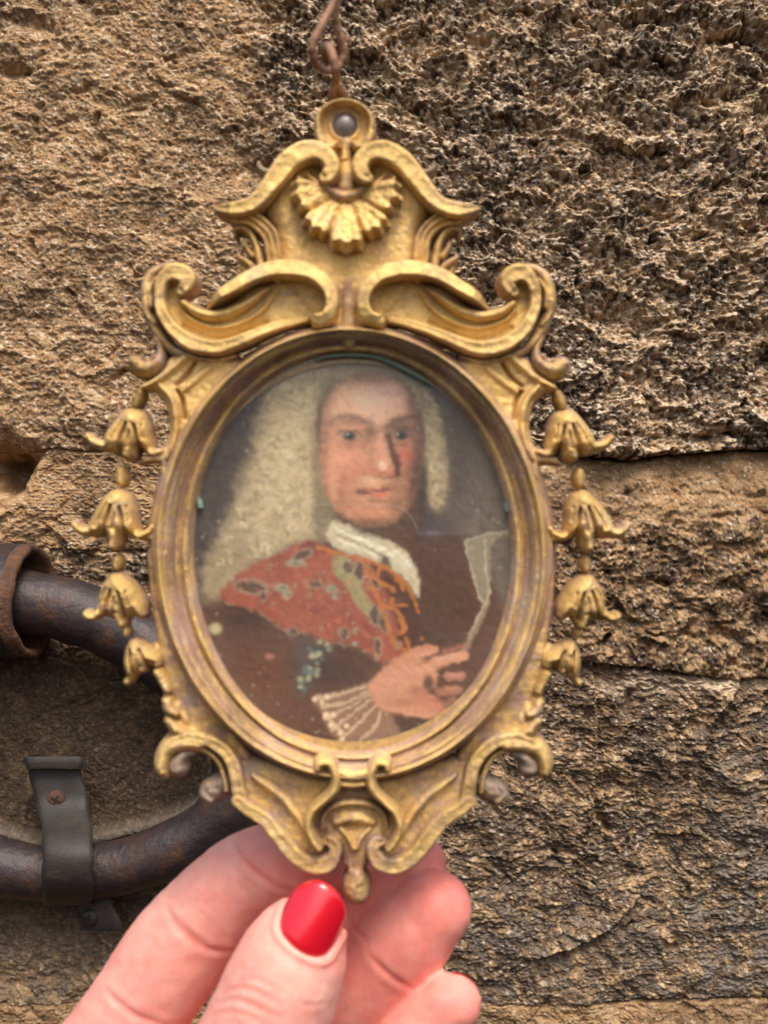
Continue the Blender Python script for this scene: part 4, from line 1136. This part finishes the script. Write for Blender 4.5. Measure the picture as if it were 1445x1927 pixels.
    for pts in ([(598, 1030, 3), (640, 1042, 3.5), (700, 1056, 4), (745, 1082, 4), (770, 1110, 4), (788, 1152, 2)], [(680, 1056, 3), (700, 1100, 3), (716, 1140, 4), (730, 1180, 3), (744, 1215, 3)],
                [(716, 1064, 4), (712, 1092, 3), (740, 1110, 4), (738, 1136, 3), (764, 1138, 3)], [(720, 1140, 3), (748, 1150, 4), (760, 1180, 5), (748, 1200, 4)], [(690, 1074, 3), (698, 1096, 2), (690, 1120, 2)],
                [(755, 1190, 5), (762, 1180, 4), (750, 1166, 3)], [(764, 1200, 3), (770, 1225, 4), (758, 1222, 3)], [(736, 1088, 3), (752, 1096, 2.5), (760, 1110, 2)]):
        K(pts, (196, 118, 48), 0.85, 2)
    for (ex, ey) in ((735, 1090), (742, 1120), (758, 1150), (752, 1200)): E(ex, ey, 7, 6, (74, 46, 32), 0.5, 0.85)
    E(794, 1202, 4, 4, (186, 116, 60), 0.5, 0.8)
    # paper
    P([(873, 1022), (888, 1012), (920, 1006), (956, 998), (960, 1008), (934, 1014), (922, 1040), (924, 1090), (920, 1128), (908, 1140), (902, 1126), (892, 1098), (882, 1060)], (150, 136, 112), 3, 0.95)
    P([(918, 1126), (906, 1142), (886, 1190), (868, 1222), (872, 1232), (892, 1200), (912, 1160), (922, 1132)], (152, 134, 108), 2, 0.9)
    K([(875, 1022, 1.2), (884, 1060, 1.2), (894, 1098, 1.2), (904, 1130, 1.4), (916, 1134, 1)], (192, 178, 150), 0.9, 1.5); K([(912, 1014, 1.2), (914, 1070, 1.5), (920, 1120, 1.5), (905, 1150, 1.2), (880, 1200, 1.2)], (196, 182, 152), 0.85, 1.5)
    K([(876, 1020, 1), (905, 1008, 1.2), (955, 1000, 1.5)], (196, 182, 152), 0.8, 1.5)
    # cuff
    P([(588, 1312), (630, 1304), (690, 1286), (704, 1306), (730, 1336), (752, 1368), (748, 1390), (700, 1400), (650, 1402), (622, 1380), (606, 1344)], (152, 116, 92), 6, 0.95)
    for pts in ([(594, 1314, 4), (640, 1306, 3), (688, 1292, 3)], [(606, 1330, 4), (650, 1322, 3), (692, 1302, 2)], [(612, 1350, 5), (650, 1334, 2), (694, 1308, 2)], [(624, 1372, 4), (662, 1344, 2), (698, 1316, 2)], [(640, 1392, 3), (680, 1356, 3), (708, 1326, 2)], [(676, 1396, 3), (706, 1368, 3), (716, 1340, 2)], [(614, 1342, 3), (630, 1366, 4), (648, 1380, 3)]):
        K(pts, (206, 180, 146), 0.7, 2)
    for (ex, ey) in ((592, 1316), (606, 1322), (616, 1312), (612, 1346), (622, 1364), (640, 1380), (628, 1346), (652, 1366), (644, 1392)): E(ex, ey, 5, 5, (222, 198, 162), 0.5, 0.85)
    E(730, 1392, 34, 14, (148, 124, 102), al=0.6)
    # hand in the painting
    P([(692, 1296), (706, 1272), (734, 1250), (768, 1236), (800, 1244), (820, 1262), (822, 1290), (800, 1306), (812, 1330), (834, 1346), (800, 1352), (750, 1344), (712, 1330)], (204, 146, 112), 5)
    for pts, c in (([(750, 1248, 12), (790, 1226, 11), (816, 1222, 8)], (202, 140, 108)), ([(790, 1262, 10), (830, 1244, 11), (872, 1234, 9)], (212, 152, 118)), ([(836, 1226, 5), (862, 1218, 5), (876, 1216, 3)], (168, 104, 84)),
                   ([(842, 1274, 8), (868, 1272, 8)], (184, 124, 100)), ([(826, 1302, 8), (862, 1298, 9)], (174, 114, 90)), ([(790, 1306, 13), (816, 1328, 14), (838, 1342, 9)], (200, 132, 104)), ([(838, 1324, 6), (852, 1316, 6)], (158, 112, 92))):
        K(pts, c, 0.95, 4)
    E(806, 1286, 11, 16, (98, 66, 54), 0.5, 0.9); E(828, 1288, 9, 7, (112, 76, 62), 0.5, 0.8); E(848, 1256, 20, 3.5, (122, 80, 64), al=0.7); E(830, 1318, 16, 4, (128, 84, 66), al=0.7)
    E(722, 1300, 22, 16, (206, 146, 118), al=0.7); E(800, 1232, 20, 5, (222, 164, 136), al=0.7, rot=-0.25); E(840, 1238, 26, 4, (224, 166, 138), al=0.7, rot=-0.15)
    E(855, 1270, 14, 4, (216, 158, 130), al=0.7); E(850, 1296, 16, 4, (206, 148, 122), al=0.6); E(800, 1246, 18, 3, (140, 92, 74), al=0.6, rot=-0.3); E(780, 1300, 12, 8, (150, 98, 78), al=0.6)
    E(740, 1276, 26, 14, (212, 150, 122), al=0.7, rot=-0.5); E(820, 1326, 10, 9, (212, 132, 106), al=0.6); E(770, 1260, 16, 8, (214, 150, 120), al=0.5); E(760, 1320, 40, 12, (170, 108, 84), al=0.5)
    lay(0.35 * sstep(0.1, 0.5, n6) * sstep(690, 700, x) * sstep(860, 840, x) * sstep(1240, 1260, y) * sstep(1350, 1335, y), (150, 100, 78))
    P([(740, 1350), (800, 1356), (850, 1350), (860, 1380), (780, 1392)], (92, 66, 54), 6, 0.8)
    # losses and spots
    rs = np.random.RandomState(5)
    E(406, 1183, 12, 11, (192, 182, 136), 0.5, 0.95); E(508, 1236, 10, 7, (182, 112, 98), 0.5, 0.9); E(512, 1250, 8, 12, (128, 70, 50), al=0.7)
    P([(575, 1190), (606, 1208), (612, 1236), (590, 1262), (580, 1310), (552, 1306), (560, 1250), (556, 1214)], (92, 84, 78), 8, 0.6)
    for k in range(34):
        t = rs.rand(); ex = 606 - 44 * t + rs.randn() * 8; ey = 1212 + 90 * t + rs.randn() * 6
        E(ex, ey, 3 + 4 * rs.rand(), 3 + 4 * rs.rand(), [(128, 140, 124), (160, 160, 124), (108, 120, 112), (172, 168, 128)][rs.randint(4)], 0.5, 0.8)
    for k in range(120):
        t = rs.rand() * 2 * math.pi; q = 1 - abs(rs.randn()) * 0.12
        if rs.rand() < 0.3: q = rs.rand()
        ex = 661 + 300 * q * math.cos(t); ey = 1037 + 378 * q * math.sin(t); r_ = 1.2 + 1.6 * rs.rand()
        m_ = (np.abs(x - ex) < 9) & (np.abs(y - ey) < 9)
        e = ((x[m_] - ex) ** 2 + (y[m_] - ey) ** 2) / r_ ** 2
        C[m_] += (col((178, 172, 160)) - C[m_]) * (np.exp(-e) * 0.6)[:, None]
    lay(0.22 * sstep(0.85, 1.05, np.hypot((x - 661) / 318, (y - 1037) / 392) + 0.12 * n14), (140, 132, 122))
    C[:] = C * (1 + 0.05 * n6 + 0.06 * n14)[:, None]
    lum = (C @ np.array([0.25, 0.6, 0.15]))[:, None]; C[:] = C * (np.maximum(lum, 1e-3) / 0.16) ** 0.2
    lum = (C @ np.array([0.25, 0.6, 0.15]))[:, None]; C[:] = lum + (C - lum) * 0.95
    rgb = np.clip(C, 0.003, 0.95)
    inside = (((x - cx) / a) ** 2 + ((y - cy) / b) ** 2 <= 1).reshape(X.shape)
    ok = inside[:-1, :-1] & inside[1:, :-1] & inside[1:, 1:] & inside[:-1, 1:]
    idx = np.arange(X.size).reshape(X.shape)
    F = np.stack([idx[:-1, :-1], idx[1:, :-1], idx[1:, 1:], idx[:-1, 1:]], -1)[ok]
    used = np.unique(F); remap = -np.ones(X.size, np.int64); remap[used] = np.arange(len(used)); F = remap[F]
    k = S * d / 250
    V = np.stack([(x - 722.5) * k, np.full(len(x), d * 1e-3) - 0.00008 * n14, -(y - 963.5) * k], -1)[used] - np.array(fo)
    o = np_mesh('portrait_painting', V, F, M['paint'], frame, attrs={'paint': ('color', rgb[used] * 0.88)})
    o['label'] = 'painted miniature of a man in a long blond wig, red cloak and lace cuff holding a paper'


portrait()


# glass, its chipped green upper edge and a thin tube standing in for a reflected phone edge
def glass():
    bm = bmesh.new(); seg = 96; d = 250 + (H0 - 2.0); k = S * d / 250
    lay_ = bm.verts.layers.float.new('dust')
    rings = []
    cx, cy = 661, 1037
    for q in (0.0, 0.35, 0.65, 0.8, 0.9, 1.0):
        rows_ = []
        for i in range(seg):
            t = 2 * math.pi * i / seg
            v = bm.verts.new(((cx + 312 * q * math.cos(t) - 722.5) * k - fo[0], d * 1e-3 - fo[1] - 0.0004 * (1 - q * q), -(cy + 388 * q * math.sin(t) - 963.5) * k - fo[2]))
            v[lay_] = max(0.0, (q - 0.6) / 0.4); rows_.append(v)
            if q == 0: break
        rings.append(rows_)
    for i in range(1, len(rings)):
        for j in range(seg):
            if i == 1: bm.faces.new((rings[0][0], rings[1][j], rings[1][(j + 1) % seg]))
            else: bm.faces.new((rings[i - 1][j], rings[i][j], rings[i][(j + 1) % seg], rings[i - 1][(j + 1) % seg]))
    bm_obj('glass', bm, M['glass'], frame)
    def line(name, pts, r, mat, dd):
        C_ = catmull([W(p[0], p[1], dd) for p in pts], 8)
        rr_ = np.interp(np.linspace(0, 1, len(C_)), np.linspace(0, 1, len(pts)), [p[2] for p in pts]) * r
        V, F = tube_mesh(C_, rr_, 8); np_mesh(name, V - np.array(fo), F, mat, frame)
    line('verdigris_edge', [(590, 678, 0.5), (620, 671, 1), (660, 668, 1.2), (700, 671, 1.1), (730, 680, 1.4), (760, 694, 1.3), (785, 707, 1.5), (812, 724, 0.4)], 0.00034, M['verdigris'], 254.6)
    line('reflection_line', [(470, 952, 0.4), (560, 951, 1), (680, 950, 1), (740, 952, 1), (768, 966, 1), (782, 990, 0.8), (788, 1004, 0.3)], 0.000035, M['reflection_line'], 255.5)  # modelled line imitating a phone edge reflected in the glass
    for (x_, y_) in ((376, 946), (954, 952)):
        line('holding_pin', [(x_ - 2, y_ - 12, 0.3), (x_, y_, 1), (x_ + 2, y_ + 10, 1)], 0.0006, M['verdigris'], 255.4)


glass()

# grey stud in the ring
so = W(648, 229, 251)
bm = bmesh.new()
bmesh.ops.create_uvsphere(bm, u_segments=32, v_segments=20, radius=1, matrix=Matrix.LocRotScale(Vector((0, 0.0034, 0)), None, Vector((0.0030, 0.0024, 0.0030))))
st = bm_obj('hook_stud', bm, M['lead'])
st.location = so
tag(st, 'dull grey round stud seen through the ring on top of the frame', 'stud')

# wire hanger
co_ = W(632, 60, 254)
wire = empty('wire_hanger', co_)
tag(wire, 'rusty brown wire with two linked loops above the frame ring', 'wire')


def wireobj(name, pts, r):
    C_ = catmull([W(p[0], p[1], p[2]) for p in pts], 10)
    t = np.arange(len(C_))
    V, F = tube_mesh(C_, r * (1 + 0.06 * np.sin(t * 0.9) + 0.04 * np.sin(t * 2.3)), 18, True, 0.03)
    np_mesh(name, V - np.array(co_), F, M['rustwire'], wire)


wireobj('upper_loop', [(668, -420, 275), (655, -250, 265), (645, -100, 258), (637, -30, 253), (626, 8, 252), (607, 45, 251), (590, 80, 251), (589, 104, 252), (598, 124, 254), (616, 133, 257), (636, 124, 259), (646, 102, 259), (642, 74, 258), (634, 48, 257), (631, 22, 256), (640, -15, 256), (650, -60, 257)], 0.00078)
wireobj('lower_loop', [(614, 112, 262), (611, 98, 259), (613, 88, 256), (620, 90, 253), (626, 106, 251), (631, 128, 251), (632, 150, 253), (630, 170, 256), (640, 186, 259), (650, 205, 261), (650, 220, 260), (645, 228, 257)], 0.00088)
wireobj('tie', [(632, 150, 253.5), (627, 172, 255), (622, 190, 258), (634, 205, 260), (648, 215, 260)], 0.0007)
wireobj('tie_end', [(636, 158, 254), (645, 174, 256), (655, 190, 259)], 0.0007)


# ---------------------------------------------------------------- the hand
def hand():
    ho = W(520, 1950, 262)
    FG = {
        'index': [(-150, 2480, 310, 150), (-60, 2300, 300, 125), (60, 2140, 292, 108), (180, 2010, 286, 102), (262, 1895, 282, 98), (330, 1795, 279, 99), (395, 1718, 277, 92), (462, 1655, 274, 86), (530, 1625, 271, 80), (590, 1618, 269, 70)],
        'middle': [(-100, 2560, 320, 150), (100, 2330, 312, 120), (290, 2140, 304, 95), (430, 1990, 296, 88), (560, 1850, 288, 84), (664, 1738, 281, 80), (730, 1674, 277, 74), (782, 1626, 274, 58)],
        'ring': [(0, 2650, 318, 150), (220, 2420, 308, 115), (400, 2180, 295, 100), (520, 2050, 287, 92), (630, 1925, 279, 88), (722, 1815, 272, 88), (775, 1752, 268, 85), (815, 1710, 266, 73)],
        'little': [(120, 2700, 310, 140), (330, 2500, 298, 110), (520, 2260, 285, 88), (640, 2130, 277, 78), (730, 2020, 270, 72), (800, 1940, 265, 66), (850, 1888, 262, 56)],
        'thumb': [(-120, 2620, 290, 190), (120, 2480, 276, 175), (270, 2330, 266, 150), (380, 2160, 258, 132), (450, 2040, 254, 124), (500, 1935, 251, 117), (535, 1845, 249.5, 110), (562, 1780, 249, 98), (584, 1732, 249, 74), (595, 1709, 249.5, 50)],
        'palm': [(-260, 2950, 320, 240), (-120, 2760, 312, 240), (30, 2600, 306, 220), (120, 2480, 304, 170)],
    }
    Vs, Fs, n0 = [], [], 0
    for kx, pts in FG.items():
        Cc = catmull([W(p[0], p[1], p[2]) + (p[3] * S * p[2] / 250,) for p in pts], 6)
        Pq, rq = round_ends(Cc[:, :3], Cc[:, 3], 7)
        V, F = tube_mesh(Pq, rq, 28)
        Vs.append(V); Fs.append(F + n0); n0 += len(V)
    V = np.vstack(Vs) - np.array(ho)
    me = bpy.data.meshes.new('hand_base')
    me.from_pydata(V.tolist(), [], np.vstack(Fs).tolist())
    tmp = bpy.data.objects.new('hand_base', me); scene.collection.objects.link(tmp)
    md = tmp.modifiers.new('r', 'REMESH'); md.mode = 'VOXEL'; md.voxel_size = 0.00062; md.use_smooth_shade = True
    sm = tmp.modifiers.new('s', 'SMOOTH'); sm.factor = 0.5; sm.iterations = 7
    dg = bpy.context.evaluated_depsgraph_get()
    ev = bpy.data.meshes.new_from_object(tmp.evaluated_get(dg))
    bpy.data.objects.remove(tmp); bpy.data.meshes.remove(me)
    n = len(ev.vertices); co = np.empty(n * 3, np.float32); ev.vertices.foreach_get('co', co); co = co.reshape(-1, 3).astype(float)
    no = np.empty(n * 3, np.float32); ev.vertices.foreach_get('normal', no); no = no.reshape(-1, 3)
    wco = co + np.array(ho)
    px = wco[:, 0] / wco[:, 1] * 0.25 / S + 722.5; py = -wco[:, 2] / wco[:, 1] * 0.25 / S + 963.5; dm = wco[:, 1] * 1000
    front = no[:, 1] < 0.15
    blush = np.full(n, 0.22)
    disp = np.zeros(n)
    # creases: photo polyline, depth range that says which finger, depth of the fold in mm
    CR = [([(438, 1588, 6), (456, 1614, 7), (484, 1644, 7), (520, 1668, 6), (548, 1676, 5)], 262, 300, 0.75),
          ([(316, 1712, 6), (334, 1742, 8), (362, 1770, 8), (400, 1788, 7), (436, 1790, 5)], 262, 300, 0.7),
          ([(338, 1726, 5), (356, 1752, 6), (388, 1774, 5)], 262, 300, 0.35),
          ([(204, 1868, 6), (225, 1890, 8), (262, 1914, 8), (310, 1930, 7)], 262, 310, 0.6),
          ([(694, 1796, 5), (716, 1820, 7), (744, 1844, 7), (778, 1862, 5)], 250, 290, 0.6),
          ([(420, 1872, 4), (452, 1858, 5), (486, 1868, 5), (530, 1892, 4)], 225, 256, 0.45), ([(440, 1850, 3), (470, 1842, 4), (505, 1852, 4), (540, 1870, 3)], 225, 256, 0.3), ([(400, 1912, 3), (436, 1904, 4), (476, 1916, 4), (520, 1940, 3)], 225, 256, 0.3),
          ([(408, 1890, 4), (440, 1880, 5), (480, 1894, 5), (530, 1918, 4)], 225, 256, 0.4), ([(560, 1884, 3), (586, 1892, 4), (612, 1886, 3)], 225, 256, 0.3),
          ([(650, 1716, 5), (662, 1740, 6), (690, 1770, 5)], 262, 300, 0.4)]
    for pts, d0, d1, dep in CR:
        b, dist, w, s, t = stroke_uv(px, py, pts, 5)
        g = np.exp(-(dist / (w * 0.75)) ** 2) * ((dm > d0) & (dm < d1) & front) * np.sin(np.pi * np.clip(t, 0.04, 0.96)) ** 0.5
        disp -= 0.62 * dep * g * 1e-3; disp += 0.2 * dep * 1e-3 * np.exp(-((dist - 1.9 * w) / (w * 1.3)) ** 2) * ((dm > d0) & (dm < d1) & front)
        blush += 0.3 * g
    # finger ends are redder
    for (x_, y_, r_, a_) in ((860, 1680, 80, 0.6), (790, 1800, 90, 0.25), (880, 1880, 60, 0.5), (820, 1610, 50, 0.35), (590, 1640, 60, 0.45), (520, 1620, 60, 0.25), (330, 1770, 70, 0.12), (700, 1700, 60, 0.25), (745, 1900, 90, 0.3)):
        blush += a_ * np.exp(-((px - x_) ** 2 + (py - y_) ** 2) / r_ ** 2) * (dm > 250)
    blush += 0.35 * np.exp(-((px - 640) ** 2 + (py - 1800) ** 2) / 40 ** 2)
    nail = catmull([(586, 1657), (606, 1658), (628, 1672), (645, 1694), (652, 1722), (641, 1754), (627, 1784), (614, 1803), (594, 1805), (566, 1793), (541, 1773), (525, 1752), (527, 1728), (540, 1694), (560, 1668)], 4, closed=True)
    th_ = (dm < 252) & front
    nd = poly_sdf(px, py, nail); low = sstep(1690, 1760, py)
    disp += th_ * (0.55e-3 * np.exp(-((nd - 7) / 6.0) ** 2) * (0.35 + 0.65 * low) - 0.5e-3 * sstep(3, -4, nd))
    blush += 0.28 * th_ * np.exp(-((nd - 4) / 9.0) ** 2)
    # skin relief: fine cross lines over each finger and soft unevenness
    disp += 0.16e-3 * fbm(px + 0.5 * py, py - 0.5 * px, 34, 3, 401) + 0.05e-3 * fbm(px * 0.7 + py, (py - px * 0.7) * 3.2, 30, 3, 402)
    blush += 0.3 * fbm(px, py, 90, 3, 403) + 0.2 * fbm(px, py, 24, 3, 404)
    co += no * disp[:, None]
    # the thumb is pressed a little flat under the nail
    ev.vertices.foreach_set('co', co.astype(np.float32).ravel()); ev.update()
    at = ev.attributes.new('blush', 'FLOAT', 'POINT'); at.data.foreach_set('value', np.clip(blush, 0, 1).astype(np.float32))
    ev.materials.clear(); ev.materials.append(M['skin'])
    ev.polygons.foreach_set('use_smooth', np.ones(len(ev.polygons), bool)); ev.name = 'hand'
    h = link(bpy.data.objects.new('hand', ev)); h.location = ho
    tag(h, 'bare left hand with red painted nails holding the frame by its lower end', 'hand')
    # thumb nail: a curved, thick lacquered plate lying on the thumb
    from mathutils.bvhtree import BVHTree
    bvh = BVHTree.FromPolygons([Vector(c) for c in wco.tolist()], [tuple(p.vertices) for p in ev.polygons])
    out = catmull([(586, 1657), (606, 1658), (628, 1672), (645, 1694), (652, 1722), (641, 1754), (627, 1784), (614, 1803), (594, 1805), (566, 1793), (541, 1773), (525, 1752), (527, 1728), (540, 1694), (560, 1668)], 6, closed=True)
    ctr = out.mean(0)
    axis = np.array([0.42, -0.91]); ax2 = np.array([0.91, 0.42])
    K_, nrad = len(out), 12
    V = []; 
    def dep(p):
        q = (p - ctr); l = q @ axis; s_ = q @ ax2
        return 239.9 + 0.0016 * s_ * s_ * 0.62 + 0.00010 * (l + 30) ** 2 + 0.012 * (l + 30) + 0.0
    for i in range(nrad + 1):
        q = i / nrad
        for p in out:
            pp = ctr + (p - ctr) * q
            edge = 0.55 * max(0, (q - 0.86) / 0.14) ** 2
            V.append(W(pp[0], pp[1], dep(pp) + edge))
    for p in out: V.append(W(p[0], p[1], dep(p) + 2.2))
    F = []
    for i in range(nrad + 1):
        for j in range(K_): F.append((i * K_ + j, i * K_ + (j + 1) % K_, (i + 1) * K_ + (j + 1) % K_, (i + 1) * K_ + j))
    np_mesh('thumbnail', np.array(V) - np.array(ho), F, M['nail'], h)
    # little finger nail, seen edge on
    out = [(852, 1835), (862, 1829), (882, 1834), (900, 1846), (908, 1864), (902, 1870)]
    Cc = catmull([W(p[0], p[1], 262) for p in out], 5); c0 = np.array(W(850, 1888, 262)); V = []
    for p in Cc:
        o_ = (p - c0); o_[1] = 0; o_ /= np.linalg.norm(o_)
        for a_ in (-2, 8, 22, 38, 55):
            R_ = 0.00600; V.append(c0 + o_ * R_ * math.cos(R(a_)) + np.array([0, R_ * math.sin(R(a_)), 0]))
    F = [(i * 5 + j, i * 5 + j + 1, (i + 1) * 5 + j + 1, (i + 1) * 5 + j) for i in range(len(Cc) - 1) for j in range(4)]
    np_mesh('little_fingernail', np.array(V) - np.array(ho), F, M['nail'], h)


hand()
